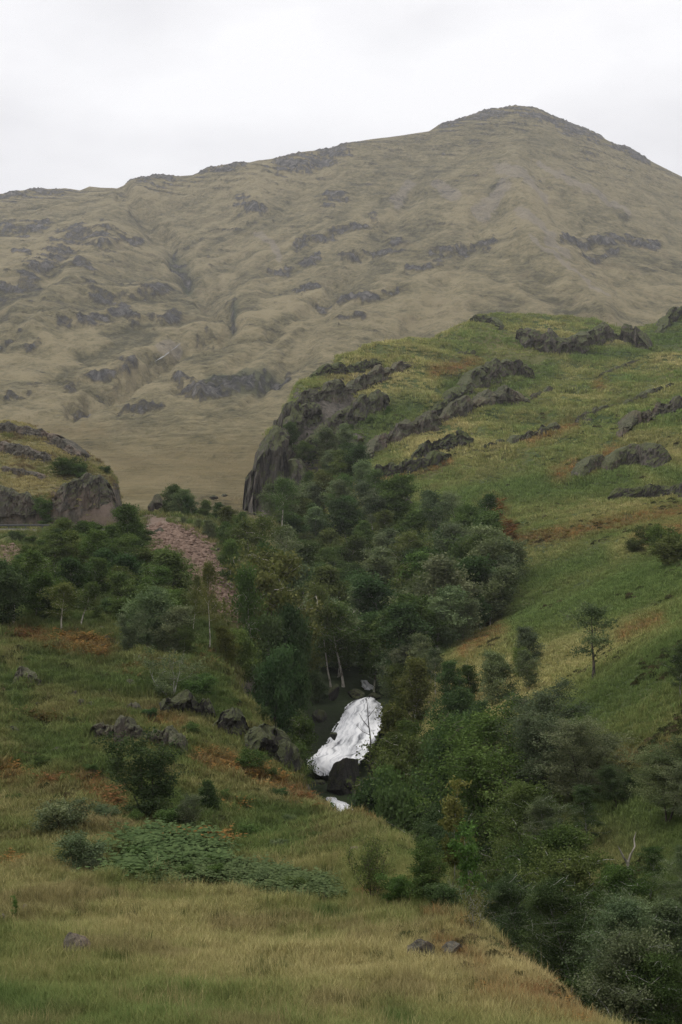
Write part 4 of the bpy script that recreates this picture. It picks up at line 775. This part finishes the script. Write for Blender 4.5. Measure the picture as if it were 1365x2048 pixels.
# wood filling the gorge and its right slope: rows from the cliff foot down
WOOD = [(388,560,700,4,6.5),(368,565,712,5,7),(350,555,722,6,7.5),(333,548,740,6,7.5),(317,545,765,7,7.5),(301,545,800,7,8),(286,545,930,9,7.5),(270,545,985,10,7.5),(254,560,1012,10,8),(239,570,1022,10,8.5),(225,590,1025,9,8.5),(212,620,1000,8,9),(200,640,940,7,8.5),(189,770,900,4,8)]
WROW = ['topmost','second','third','fourth','fifth','sixth','seventh','eighth','ninth','tenth','eleventh','twelfth','thirteenth','lowest']
rr = np.random.default_rng(5)
for k, (d, u0, u1, n, H) in enumerate(WOOD):
    for j in range(n):
        u = u0 + (u1 - u0) * (j + rr.uniform(.1, .9)) / n; dd_ = d + rr.uniform(-6, 6); P = at(u, -dd_)
        tone = rr.choice(['g','s','k','g','s','k','o'] if u < 760 else ['s','g','s','o','s','g','k']); kn = rr.choice(['round','birch','birch','slender'])
        plant(kn, P, H * rr.uniform(.85, 1.3) * (1.15 if kn != 'round' else .9), tone, f"{TWORD[tone]} tree, {ORD[j]} from left in the {WROW[k]} row of the gorge wood", name='bushy_tree' if kn == 'round' else 'birch_tree', group='gorge wood', wx=rr.uniform(1.05, 1.4))
for a in [('round',690,-372,945,'o','olive tree on the grassy lip above the gorge wood'), ('round',640,-392,880,'b','bright green tree on the big cliff'), ('round',615,-398,905,'k','dark tree on the big cliff, left of the bright one'), ('round',670,-398,870,'k','dark tree on the big cliff, right of the bright one'), ('round',705,-402,850,'g','green tree high on the right of the big cliff'), ('round',740,-405,835,'g','green tree under the long pinkish slab'), ('round',600,-388,930,'k','dark tree low on the big cliff'), ('round',655,-382,915,'g','green tree low on the big cliff under the bright one'), ('birch',690,-388,905,'k','thin dark tree at the left tip of the long slab'), ('round',775,-410,815,'g','small green tree at the upper right of the big cliff'),
          ('round',560,-376,925,'g','small green tree in the middle of the big cliff face'), ('round',590,-396,868,'k','dark tree under the skyline rib of the big cliff'), ('round',625,-386,940,'g','green tree at the foot of the big cliff bands'), ('round',540,-366,990,'k','dark tree at the foot of the central buttress'), ('round',720,-392,885,'g','green tree right of the thin dark one on the big cliff'), ('round',960,-282,1022,'k','dark round tree at the top corner of the right wood beside rusty bracken'), ('round',1000,-254,1068,'s','grey green tree at the upper right corner of the right wood'), ('round',1022,-238,1092,'s','grey green tree on the right edge of the right wood'), ('birch',1005,-216,1140,'s','grey birch at the right edge of the wood above the grass spur'), ('birch',962,-205,1180,'k','dark birch with thin white stem at the foot of the right wood'), ('birch',925,-196,1195,'s','grey birch on the crest of the grass spur')]:
    tree(*a, name='bushy_tree' if a[0] == 'round' else 'birch_tree')
# right of the waterfall and down the gorge
for a in [('birch',782,-194,1258,'y','yellow green birch right above the upper cascade'), ('birch',800,-182,1290,'s','grey green birch right of the yellow green one'), ('birch',845,-178,1270,'s','grey green birch at the left end of the grass spur'), ('slender',872,-168,1300,'s','birch with white crooked stem at the tip of the grass spur'), ('birch',825,-165,1320,'o','olive birch below the tip of the grass spur'), ('round',806,-178,1345,'o','olive bushy tree right beside the upper cascade'),
          ('birch',812,-142,1415,'y','rusty topped birch right of the waterfall'), ('birch',845,-138,1440,'o','olive birch right of the rusty topped one'), ('forked',820,-122,1480,'o','birch with pale leaning stem right of the dark stream rocks'), ('round',796,-145,1490,'k','dark bushy tree against the right side of the waterfall'), ('round',776,-130,1556,'k','dark tree below the right side of the waterfall'), ('round',785,-118,1560,'g','green tree on the gorge side right of the white pool'), ('round',855,-116,1530,'g','green tree behind the yellow rowan'), ('round',752,-112,1596,'k','dark tree right beside the white pool'),('round',796,-100,1630,'k','dark tree hanging over the gorge behind the knoll'),('round',820,-96,1620,'k','dark tree left of the yellow rowan'),
          ('birch',905,-150,1325,'k','dark green birch under the grass spur'), ('birch',945,-152,1330,'g','green birch under the grass spur, right of the dark one'), ('round',1000,-140,1318,'s','greyish broad tree in the hollow between the spur and the grass slope'), ('birch',1060,-138,1300,'s','grey birch with thin white trunk in the hollow'), ('round',1045,-150,1305,'o','olive tree at the head of the hollow'), ('round',900,-132,1400,'k','dark tree in the shaded gorge under the hollow'), ('round',950,-128,1410,'k','very dark tree left of the big grey birch'), ('round',885,-112,1470,'k','dark tree in the deep shade of the gorge'), ('round',930,-112,1490,'k','dark tree just left of the big grey birch'),
          ('leaning',1185,1365,1205,'s','thin leaning birch with curved trunk on the green slope'), ('round',1062,-156,1262,'s','small green bushy tree left of the leaning birch'),
          ('bigbirch',1090,-92,1405,'s','biggest grey green birch filling the right of the gorge'), ('bigbirch',1165,-88,1455,'s','broad grey birch right of the biggest one'), ('bigbirch',985,-94,1460,'g','green birch left of the biggest grey one'), ('nearbirch',1010,-80,1560,'g','green birch below the biggest grey one'), ('nearbirch',1110,-76,1600,'s','grey green birch in front of the biggest grey one'), ('nearbirch',1175,-80,1570,'k','dark birch in front of the broad grey one'), ('nearbirch',1060,-70,1680,'k','dark birch low in the gorge at centre right'), ('nearbirch',950,-88,1610,'k','dark tree behind the yellow rowan'),
          ('bigbirch',1335,-74,1490,'s','grey green tree at the right edge on the green slope'), ('bigbirch',1400,-70,1540,'s','grey tree cut by the right edge'), ('nearbirch',1362,-98,1285,'k','dark tree on the slope cut by the right edge'),
          ('nearbirch',1300,-62,1690,'g','green birch right behind the dead white tree'), ('nearbirch',1350,-57,1690,'s','grey green birch at the right edge above the bottom corner'), ('bigbirch',1235,-84,1540,'k','dark broad birch right of the broad grey one'), ('nearbirch',1085,-66,1650,'g','green birch under the biggest grey one'), ('nearbirch',1330,-45,1890,'g','green birch in the very bottom right corner'), ('nearbirch',1200,-46,1900,'g','green birch low behind the brow right of the rowan sapling'),
          ('nearbirch',1130,-62,1690,'o','olive topped birch beside the dead white tree'), ('nearbirch',1195,-60,1725,'g','green birch in front of the dead white tree'), ('nearbirch',1262,-52,1775,'s','grey green birch with reddish trunk at the lower right'), ('nearbirch',1215,-48,1800,'s','grey green birch right of the pale rowan sapling'), ('nearbirch',1322,-50,1790,'s','grey green birch above the bottom right corner'), ('nearbirch',1150,-50,1770,'k','dark birch deep in the gorge behind the rowan sapling'), ('nearbirch',1375,-54,1800,'k','dark tree at the bottom of the right edge'), ('nearbirch',1285,-44,1880,'s','grey green low birch at the bottom of the gorge'), ('nearbirch',1060,-56,1760,'k','dark tree in the deepest shade of the gorge'), ('nearbirch',985,-62,1760,'k','dark tree behind the thin yellow shrub'), ('nearbirch',930,-72,1700,'k','dark tree under the yellow rowan'), ('nearbirch',1010,-52,1850,'k','dark tree under the brow of the meadow'), ('nearbirch',880,-84,1650,'k','dark tree beyond the knoll of the meadow'),
          ('rowan',910,-48,1592,'y','yellow green rowan in front of the dark gorge trees'), ('rowan',942,-47,1668,'b','bright green sapling right of the yellow rowan'), ('rowan',1135,1992,1858,'b','pale green rowan sapling on the brow at the bottom right')]:
    nm = {'rowan': 'rowan_tree'}.get(a[0], 'bushy_tree' if a[0] == 'round' else 'birch_tree'); tree(*a, name=nm, wx={'bigbirch': 1.45, 'nearbirch': 1.2}.get(a[0], 1.0))
# dead white tree standing in the gorge, and a bare branch at the bottom right
def bare(name, P, parts, label, cat):
    r = bpy.data.objects.new(name, None); COL.objects.link(r); r.location = tuple(P); tag(r, label, cat)
    for nm, path, rad in parts:
        T = Tubes(); T.add(np.array(path, float), rad, 6); link(nm, T.mesh(nm), M_DEAD, r)
P = at(1258, -64); k = 64 / F
def px(L, d=64, P=P): return [((u - CU) * d / F - P[0], y, zof(v, d) - P[2]) for u, v, y in L]
bare('dead_tree', P, [('trunk', [(0, 0, -.3)] + px([(1260,1795,0),(1262,1760,.05),(1258,1740,0),(1256,1727,0)]), [.13,.12,.105,.09,.075]), ('limb', px([(1256,1727,0),(1263,1710,.1),(1272,1695,.2),(1271,1680,.25),(1276,1666,.3)]), [.065,.055,.042,.03,.012]), ('limb', px([(1256,1727,0),(1246,1712,-.1),(1240,1700,-.2),(1233,1688,-.3)]), [.06,.05,.035,.012]), ('limb', px([(1257,1780,0),(1252,1760,-.1),(1244,1753,-.3)]), [.04,.03,.01]), ('limb', px([(1258,1790,0),(1240,1789,-.3),(1215,1785,-.5)]), [.035,.025,.01])], 'bleached dead tree with forked top standing out in the gorge', 'dead tree')
P = at(738, -165)
_dead = M_DEAD; M_DEAD = M_BARKD
bare('thin_tree', P, [('trunk', [(0, 0, -.3)] + px([(742,1480,0),(738,1450,0),(736,1425,0),(734,1395,0)], 165, P), [.10,.09,.07,.05,.02]), ('limb', px([(738,1455,0),(726,1440,-.1),(718,1425,-.2)], 165, P), [.05,.04,.015]), ('limb', px([(736,1435,0),(748,1420,-.1),(756,1408,-.2)], 165, P), [.05,.035,.012]), ('limb', px([(740,1470,0),(725,1462,-.2),(712,1448,-.3)], 165, P), [.04,.03,.012])], 'thin dark bare tree standing in front of the white water', 'tree')
M_DEAD = _dead
P = at(1330, -46)
bare('dead_branch', P, [('limb', px([(1345,2010,0),(1330,1975,-.2),(1312,1952,-.4),(1306,1947,-.5)], 46, P), [.04,.03,.022,.008]), ('limb', px([(1330,1975,-.2),(1345,1985,-.3),(1350,2010,-.3)], 46, P), [.022,.016,.006]), ('limb', px([(1322,1962,-.3),(1340,1965,-.3),(1350,1975,-.3)], 46, P), [.02,.014,.006]), ('trunk', [(0, 0, -.2)] + px([(1350,2040,0),(1345,2010,0)], 46, P), [.06,.05,.04])], 'bare grey branch at the bottom right corner', 'dead branch')
# shrubs on the bank and the meadow edge
for a in [('willow',295,1640,1492,'k','tallest round dark bush on the bank'), ('bush',122,1668,1592,'s','dark grey upright bush near the left edge of the bank'), ('bush',212,1648,1608,'s','pale grey green low bush left of the tallest one'), ('conebush',418,1626,1556,'k','dark pointed juniper right of the tallest bush'), ('willow',375,1666,1598,'s','grey green willow bush in front of the dark juniper'), ('bush',342,1660,1612,'g','green bush at the foot of the tallest one'), ('bush',265,1652,1622,'g','small dark bush in front of the tallest one'), ('bush',500,1680,1645,'g','small green bush right of the willows'), ('bush',470,1668,1645,'k','little dark bush beside the grey green willow'), ('bush',165,1738,1668,'s','rounded grey willow bush at the top of the meadow'), ('bush',188,1742,1712,'s','little grey bush at the right foot of the rounded willow'),
          ('broom',748,1800,1685,'o','many stemmed broom like bush on the right of the meadow top'), ('willow',850,1808,1700,'g','green willow behind the many stemmed bush'), ('bush',800,1800,1745,'g','low green bush right of the many stemmed one'), ('bush',890,1825,1765,'k','dark bush on the brow of the meadow'), ('sparse',950,1866,1775,'y','thin yellowing shrub with pale stems on the brow'), ('sparse',908,1830,1768,'s','lichen covered grey twigs left of the thin yellow shrub'), ('rowan',30,1842,1800,'b','tiny green sapling at the left edge of the meadow'), ('gnarled',345,1398,1312,'s','gnarled pale branched shrub on the upper bank'), ('bush',395,1395,1345,'g','green shrub right of the gnarled one'),
          ('bush',60,1330,1312,'g','small green bush high at the left of the bank'), ('bush',455,1420,1395,'g','green bush on the rim above the dark gorge cliff'), ('bush',520,1440,1412,'k','dark bush at the rim of the gorge above the tall cliff'), ('bush',300,1440,1415,'k','dark bush above the middle outcrop of the bank'), ('bush',380,1470,1445,'g','green bush under the overhung ledge'), ('bush',560,1600,1575,'k','dark bush near the lip left of the pool'), ('bush',540,1560,1535,'g','low bush on the rusty slope below the tall cliff'), ('bush',30,1610,1588,'g','low green bush at the left edge of the bank'), ('bush',150,1450,1432,'g','low bush left of the long layered outcrop'), ('bush',580,1650,1628,'s','grey bush right of the small green bushes'),
          ('bush',285,1728,1692,'g','mounded bush at the left end of the green thicket'), ('bush',330,1722,1690,'s','pale bush in the upper left of the green thicket'), ('bush',430,1758,1728,'g','mounded bush in the middle of the green thicket'), ('bush',520,1772,1745,'s','pale low bush right of the middle of the green thicket'), ('bush',600,1785,1762,'g','last low bush at the right end of the green thicket'),
          ('bush',84,1538,1510,'g','low green bush at the left of the lower bank'), ('bush',185,1548,1530,'g','small bush beside the dark mossy rock'), ('bush',560,1702,1682,'s','little grey bush on the right of the green thicket'), ('bush',640,1690,1672,'g','small round bush near the knoll'), ('bush',500,1545,1500,'g','small fresh bush in the rusty bracken'), ('bush',445,1600,1578,'g','low bush below the rusty bracken'), ('bush',372,1760,1735,'g','low bush at the front of the green thicket'),
          ('willow',92,1052,1000,'g','green tree beside the crash barrier below the rocky knoll'), ('bush',130,950,912,'g','dark green bush on top of the rocky knoll'), ('bush',158,955,925,'g','smaller bush right of the one on the rocky knoll'), ('bush',212,948,932,'k','tiny bush at the right top of the rocky knoll'), ('bush',35,1085,1060,'k','dark bush on the roadside slope at the left edge'), ('bush',60,1092,1070,'g','green bush on the slope below the road'),
          ('bush',1300,1088,1050,'o','broad olive brown bush on the right hillside'), ('bush',1345,1130,1065,'o','tall olive brown bush cut by the right edge'), ('bush',1270,1105,1075,'o','low olive bush left of the broad brown one'), ('bush',1330,1105,1052,'o','olive bush between the broad brown one and the right edge')]:
    k = a[0]; tree(*a, name={'willow': 'willow_bush', 'conebush': 'juniper_bush', 'broom': 'broom_bush', 'rowan': 'rowan_sapling', 'gnarled': 'gnarled_shrub', 'sparse': 'thin_shrub'}.get(k, 'bush'), cat='bush', wx={'bush': 1.5, 'willow': 1.3}.get(k, 1))
# ------------------------------------------------------------------ bracken, thickets, heather
def frond_proto(name, seed, n=9, L=.55, w=.13, mat=None):     # an arching tuft of divided fronds
    r = np.random.default_rng(seed); V = []; Fc = []
    for i in range(n):
        a = r.uniform(0, 6.28); up = r.uniform(.5, 1.2); P = curve((0, 0, 0), (math.cos(a), math.sin(a), up), L * r.uniform(.7, 1.25), 6, .08, -.2, r, .5)
        side = np.array([-math.sin(a), math.cos(a), 0])
        for k in range(1, 7):
            ww = w * (1.15 - k / 6.5) * r.uniform(.8, 1.2); t = (P[k] - P[k - 1])
            for sg in (-1, 1):
                b = len(V); V += [P[k - 1], P[k - 1] + side * sg * ww + t * .55 + (0, 0, -.02), P[k - 1] + t * .7]; Fc.append((b, b + 1, b + 2))
    return proto(name, mesh_np(name, np.array(V), np.array(Fc), False), mat)
def tone_material(name, trans=.2):
    b = NB(name); a = b.attr('tone'); a.attribute_type = 'INSTANCER'; oi = b.n('ShaderNodeObjectInfo'); c = b.mix(b.noise(b.pos(), 5, 3), b.mix(1.0, a.outputs['Color'], (.7,.72,.7), 'MULTIPLY'), b.mix(1.0, a.outputs['Color'], (1.25,1.22,1.2), 'MULTIPLY'))
    df = b.n('ShaderNodeBsdfDiffuse'); tr = b.n('ShaderNodeBsdfTranslucent'); ms = b.n('ShaderNodeMixShader'); b.put(df.inputs[0], c); b.put(tr.inputs[0], c); ms.inputs[0].default_value = trans; b.put(ms.inputs[1], df.outputs[0]); b.put(ms.inputs[2], tr.outputs[0]); return b.done(ms.outputs[0])
M_TONE = tone_material('grass_blades')
def frond_mesh(name, centers, scale, seed, L=.5, w=.12, nf=7):  # one patch of bracken as one mesh
    r = np.random.default_rng(seed); V = []; 
    for c, s in zip(centers, scale):
        for i in range(nf):
            a = r.uniform(0, 6.28); l = L * s * r.uniform(.6, 1.3); up = r.uniform(.5, 1.3); dr = np.array([math.cos(a), math.sin(a), up]); dr /= np.linalg.norm(dr); sd = np.array([-math.sin(a), math.cos(a), 0]); p = np.array(c)
            for k in range(5):
                q = p + dr * l / 5; ww = w * s * (1.1 - k / 5)
                for sg in (-1, 1): V += [p, p + sd * sg * ww + (q - p) * .6, p + (q - p) * .75]
                p = q; dr = dr + (0, 0, -.16 - .05 * k); dr /= np.linalg.norm(dr)
    V = np.array(V); me = mesh_np(name, V, np.arange(len(V)).reshape(-1, 3), False); n = len(V) // 3
    at_ = me.color_attributes.new('mask', 'FLOAT_COLOR', 'POINT'); col = np.ones((n, 3, 4), np.float32); col[:, :, 0] = r.uniform(0, 1, n)[:, None]; col[:, :, 1] = np.repeat(r.uniform(0, 1, max(1, n // 70 + 1)), 70)[:n, None]; at_.data.foreach_set('color', col.ravel()); return me
def patch(line, w, n, size, tone, label, seed, name='bracken_patch', cat='bracken', L=.8):
    r = np.random.default_rng(seed); uv = poly_fill([(line, w, 1.0)], n, r); P = hit(uv); med = np.median(P[:, 1]); P = P[np.abs(P[:, 1] / med - 1) < .25]
    c0 = P.mean(0); o = link(name, frond_mesh(name, P - c0, size * r.uniform(.55, 1.7, len(P)), seed, L, L * .24), M_LEAF); o.location = c0; o.color = tuple(tone) + (1,); return tag(o, label, cat)
ORG, RED, BRN = (.215,.120,.045), (.155,.078,.038), (.14,.098,.045)
for k, a in enumerate([
    ([(335,1690),(380,1692),(455,1690)], (14, 9), 110, 1.0, ORG, 'bright orange bracken along the top of the green thicket'), ([(120,1280),(200,1298)], (30, 16), 150, 1.1, ORG, 'orange bracken at the foot of the left wood beside the rock pile'), ([(40,1268),(85,1278)], (20, 10), 60, 1.0, RED, 'rusty bracken at the left under the left wood'), ([(395,1512),(470,1538),(560,1575)], (24, 16), 180, .9, ORG, 'rusty bracken slope below the tall gorge cliff'), ([(170,1560),(200,1590),(220,1612)], (20, 14), 90, .9, RED, 'rust red bracken left of the tallest bush'), ([(0,1545),(28,1555)], (16, 12), 50, .9, ORG, 'orange bracken at the left edge of the bank'), ([(100,1568),(122,1565)], (12, 8), 26, .8, RED, 'small rusty bracken spot on the lower bank'), ([(8,1730),(28,1728)], (9, 8), 26, .7, ORG, 'small orange bracken clump at the left edge of the meadow'), ([(455,1622),(475,1618)], (14, 8), 26, .8, ORG, 'small orange bracken right of the juniper'),
    ([(250,1340),(290,1350)], (20, 8), 40, .9, BRN, 'brown bracken right below the rock pile'), ([(60,1430),(110,1440)], (26, 8), 50, .8, BRN, 'brown bracken in the middle of the left bank'), ([(300,1452),(350,1462)], (18, 6), 36, .8, ORG, 'orange bracken behind the long layered outcrop'), ([(590,1590),(630,1612)], (18, 8), 40, .8, RED, 'rusty bracken at the lip left of the pool'), ([(400,1300),(440,1340)], (14, 12), 40, .9, BRN, 'brown bracken on the rim below the tall pale birch'),
    ([(985,1012),(1002,1050),(1015,1075)], (18, 14), 150, 2.2, RED, 'rust red bracken beside the top corner of the right wood'), ([(1040,1080),(1150,1064),(1250,1045)], (34, 11), 170, 1.0, (.20,.135,.06), 'brown bracken band across the right hillside'), ([(970,2000),(1050,2020),(1150,2040)], (46, 26), 420, .26, (.21,.12,.045), 'orange bracken on the bottom right brow of the meadow'), ([(1040,1990),(1110,1985)], (30, 16), 220, .25, (.16,.085,.04), 'rust bracken near the pale rowan sapling'),
    ([(870,1905),(930,1925),(985,1950)], (34, 18), 420, .20, (.12,.085,.045), 'brown heather around the grey rock slab in the meadow'), ([(720,1788),(752,1790)], (14, 5), 160, .16, (.17,.07,.06), 'reddish heather tuft at the right of the meadow top')]): patch(*a, seed=700 + k)
patch([(275,1735),(300,1705),(330,1700),(400,1720)], (48, 26), 1100, .62, (.080,.115,.050), 'big green bog myrtle thicket, left and highest part', 730, 'green_thicket', 'thicket', L=1.35); patch([(330,1755),(430,1748),(540,1765),(650,1785)], (48, 20), 1300, .52, (.090,.118,.055), 'low right part of the green thicket trailing along the meadow', 731, 'green_thicket', 'thicket', L=.95)
# ------------------------------------------------------------------ grass
def tuft(name, seed, n, h, spread, w, lean=.5):
    r = np.random.default_rng(seed); V = []; Fc = []
    for i in range(n):
        a = r.uniform(0, 6.28); p = np.array([r.normal(0, spread), r.normal(0, spread), -.04]); hh = h * r.uniform(.5, 1.2); b = r.uniform(.05, lean) * hh; sd = np.array([math.cos(a + 1.57), math.sin(a + 1.57), 0]) * w * r.uniform(.6, 1.2); dr = np.array([math.cos(a), math.sin(a), 0])
        m = p + dr * b * .3 + (0, 0, hh * .6); t = p + dr * b + (0, 0, hh); k = len(V); V += [p - sd, p + sd, m + sd * .7, m - sd * .7, t]; Fc += [(k, k + 1, k + 2), (k, k + 2, k + 3), (k + 3, k + 2, k + 4)]
    return proto(name, mesh_np(name, np.array(V), np.array(Fc), False), M_TONE)
NEAR = [tuft('grass_tuft', 800 + k, 26, .36, .10, .007, .7) for k in range(5)]; MIDT = [tuft('grass_tussock', 820 + k, 30, .42, .17, .022, .8) for k in range(4)]; FART = [tuft('grass_clump', 840 + k, 26, .55, .30, .06, .9) for k in range(4)]
NOGRASS = [([(505,1000),(545,920),(600,850),(680,800)], 34), ([(275,1735),(330,1710),(430,1745),(650,1785)], 32), ([(335,1690),(455,1690)], 10), ([(312,1055),(370,1085),(410,1120),(450,1180),(485,1235)], 26)]
def lerp3(a, b, t): return np.asarray(a)[None] * (1 - t[:, None]) + np.asarray(b)[None] * t[:, None]
def grass_tone(P, rust, green, straw, wl, seed, gain=1.25, brown=1.0):
    x, y = P[:, 0] / wl, P[:, 1] / wl * .6; n = len(P); f = np.clip(.5 + .55 * fbm(x, y, seed, 4) + straw + RNG.normal(0, .13, n), 0, 1)
    c = lerp3(GREEN, OLIVE, np.clip(f * 2, 0, 1)); c = c + (lerp3(OLIVE, STRAW, np.clip(f * 2 - 1, 0, 1)) - np.array(OLIVE)[None])
    br = np.clip((fbm(x * 2.3 + 40, y * 2.3, seed + 5, 4) - .25) * 3, 0, .42)[:, None] * brown; c = c * (1 - br) + np.array(BROWN)[None] * br
    V = CV - P[:, 2] * F / P[:, 1]; U = uof(P[:, 0], P[:, 1]); rz_ = zone(U, V, rust)[:, None] * RNG.uniform(.2, 1, (n, 1)); gz_ = zone(U, V, green)[:, None] * .9
    c = c * (1 - gz_) + lerp3(DGREEN, GREEN, RNG.uniform(.2, 1, n)) * gz_; c = c * (1 - rz_) + lerp3(BROWN, RUST, RNG.uniform(0, 1, n)) * rz_
    return c * gain * RNG.uniform(.8, 1.22, (n, 1))
def grass(name, zf, n, d0, d1, u0, u1, protos, s0, rust, green, straw, wl, seed, power=-1.0, keep=None, smax=9, gain=1.25, brown=1.0):
    d = (d0 ** power + (d1 ** power - d0 ** power) * RNG.uniform(0, 1, n)) ** (1 / power); u = RNG.uniform(u0, u1, n); x = (u - CU) * d / F; z = zf(x, d); P = np.stack([x, d, z], 1)
    ok = np.ones(n, bool) if keep is None else keep(x, d, z); ok &= z > gz(x, d) - .6; vv = CV - z * F / d; ok &= zone(u, vv, NOGRASS) < .5; P = P[ok]; m = len(P)
    big = 1 + .5 * fbm(P[:, 0] / (wl * .25), P[:, 1] / (wl * .25), seed + 9, 2); s = np.minimum(s0 * (P[:, 1] / d0) ** .5, smax) * RNG.uniform(.6, 1.35, m) * np.clip(big, .35, 1.8)
    sc = np.stack([s * 1.1, s * 1.1, s * RNG.uniform(.7, 1.2, m)], 1)
    gn_scatter(name, P, RNG.uniform(0, 6.3, m), sc, RNG.integers(0, len(protos), m), protos, grass_tone(P, rust, green, straw, wl, seed, gain, brown), RNG.normal(0, .10, (m, 2)))
def bxd(d): return pchip(_bd, _bx, np.clip(d, 3, 360))
grass('meadow_grass', bank_z, 112000, 20, 66, -560, 1480, NEAR, .58, BANK_RUST, BANK_GREEN, .04, 9, 901, -1.0, lambda x, d, z: x < bxd(d) + 1.5, gain=1.6)
grass('bank_grass', bank_z, 100000, 58, 335, -420, 760, MIDT, .80, BANK_RUST, BANK_GREEN, -.14, 8, 902, -1.0, lambda x, d, z: x < bxd(d) + 2.5, gain=1.3)
grass('near_hillside_grass', hill_z, 76000, 48, 135, 760, 1720, MIDT, .46, HILL_RUST, HILL_GREEN, -.22, 20, 906, -.8, lambda x, d, z: x > np.interp(d, _hd, _hx) + 1, 1.1, gain=1.6, brown=.25)
grass('hillside_grass', hill_z, 96000, 125, 300, 640, 1680, FART, .50, HILL_RUST, HILL_GREEN, -.17, 26, 903, -.6, lambda x, d, z: x > np.interp(d, _hd, _hx) + 1, 1.3, gain=1.95, brown=.25)
grass('upper_hillside_grass', hill_z, 70000, 280, 660, 470, 1660, FART, 1.1, HILL_RUST, HILL_GREEN, -.07, 42, 904, -.8, lambda x, d, z: (x > np.interp(d, _hd, _hx) + 6), 1.7, gain=2.0, brown=.5)
grass('knoll_grass', lambda x, d: crag_z(x, d), 7000, 266, 345, -120, 250, FART, .7, [], [], .35, 14, 905, -.8, lambda x, d, z: x < -46, 1.4, gain=1.3, brown=2.0)


RUSH = [tuft('rush_tuft', 870 + k, 34, .62, .10, .006, .35) for k in range(3)]; STALK = [tuft('seed_stalk', 880 + k, 10, .70, .16, .0045, .5) for k in range(3)]
grass('rush_tufts', bank_z, 1600, 26, 64, -120, 1250, RUSH, .5, [], [([(-200,1750),(1300,1750)], 900)], 0, 3, 921, -1.0, lambda x, d, z: (x < bxd(d) + .5) & (fbm(x / 2.4, d / 2.4, 922, 2) > .25), gain=.9)
grass('seed_stalks', bank_z, 4500, 26, 62, -120, 1250, STALK, .5, [], [], .6, 6, 923, -1.0, lambda x, d, z: (x < bxd(d) + .5) & (fbm(x / 4, d / 4, 924, 2) > -.1), gain=1.5)
# heather and bilberry cushions between the grass
def cushion(name, seed, n=260, r=.5):
    g_ = np.random.default_rng(seed); a = g_.uniform(0, 6.28, n); q = np.sqrt(g_.uniform(0, 1, n)) * r; h = np.sqrt(np.maximum(0, 1 - (q / r) ** 2)) * r * .62 * g_.uniform(.45, 1.05, n)
    return proto(name, leaf_mesh(name, np.stack([np.cos(a) * q, np.sin(a) * q, h], 1), .075, g_, g_.uniform(0, 1, n)), M_TONE)
CUSH = [cushion('heather_cushion', 860 + k) for k in range(4)]
def heather(name, zf, n, d0, d1, u0, u1, thr, wl, s0, seed, keep, power=-1.0):
    d = (d0 ** power + (d1 ** power - d0 ** power) * RNG.uniform(0, 1, n)) ** (1 / power); u = RNG.uniform(u0, u1, n); x = (u - CU) * d / F; z = zf(x, d)
    ok = (fbm(x / wl, d / wl * .7, seed, 3) > thr) & keep(x, d) & (z > gz(x, d) - .6) & (zone(u, CV - z * F / d, NOGRASS) < .5); P = np.stack([x, d, z - .03], 1)[ok]; m = len(P)
    t = lerp3((.062,.078,.030), (.125,.098,.055), RNG.uniform(0, 1, m) ** 1.6) * RNG.uniform(.7, 1.35, (m, 1)); s = s0 * (P[:, 1] / d0) ** .4 * RNG.uniform(.5, 1.5, m)
    gn_scatter(name, P, RNG.uniform(0, 6.3, m), np.stack([s * 1.15, s, s * RNG.uniform(.8, 1.6, m)], 1), RNG.integers(0, 4, m), CUSH, t)
heather('bank_heather', bank_z, 9000, 62, 150, -100, 720, .20, 4.5, .55, 911, lambda x, d: x < bxd(d) + 1.5)
heather('brow_heather', bank_z, 1800, 28, 62, 760, 1330, -.10, 1.4, .32, 912, lambda x, d: (x > bxd(d) - 2.6) & (x < bxd(d) + 1.2))
heather('hillside_heather', hill_z, 14000, 60, 420, 700, 1480, .30, 11, .5, 913, lambda x, d: x > np.interp(d, _hd, _hx) + 2, -.5)

# ------------------------------------------------------------------ air
def haze():
    x, y0, y1, z0, z1 = 2750, -320, 3050, -44, 760
    V = [(sx * x, y, z) for z in (z0, z1) for y in (y0, y1) for sx in (-1, 1)]
    me = mesh_np('haze', V, [(0,2,3,1),(4,5,7,6),(0,1,5,4),(2,6,7,3),(0,4,6,2),(1,3,7,5)], False)
    m = bpy.data.materials.new('haze_air'); m.use_nodes = True; t = m.node_tree; t.nodes.clear()
    o = t.nodes.new('ShaderNodeOutputMaterial'); v = t.nodes.new('ShaderNodeVolumePrincipled')
    v.inputs['Color'].default_value = (.93,.94,.97,1); v.inputs['Density'].default_value = HAZE; v.inputs['Anisotropy'].default_value = .2
    t.links.new(v.outputs[0], o.inputs['Volume']); tag(link('haze', me, m), kind='stuff')
HAZE = .000095
haze()
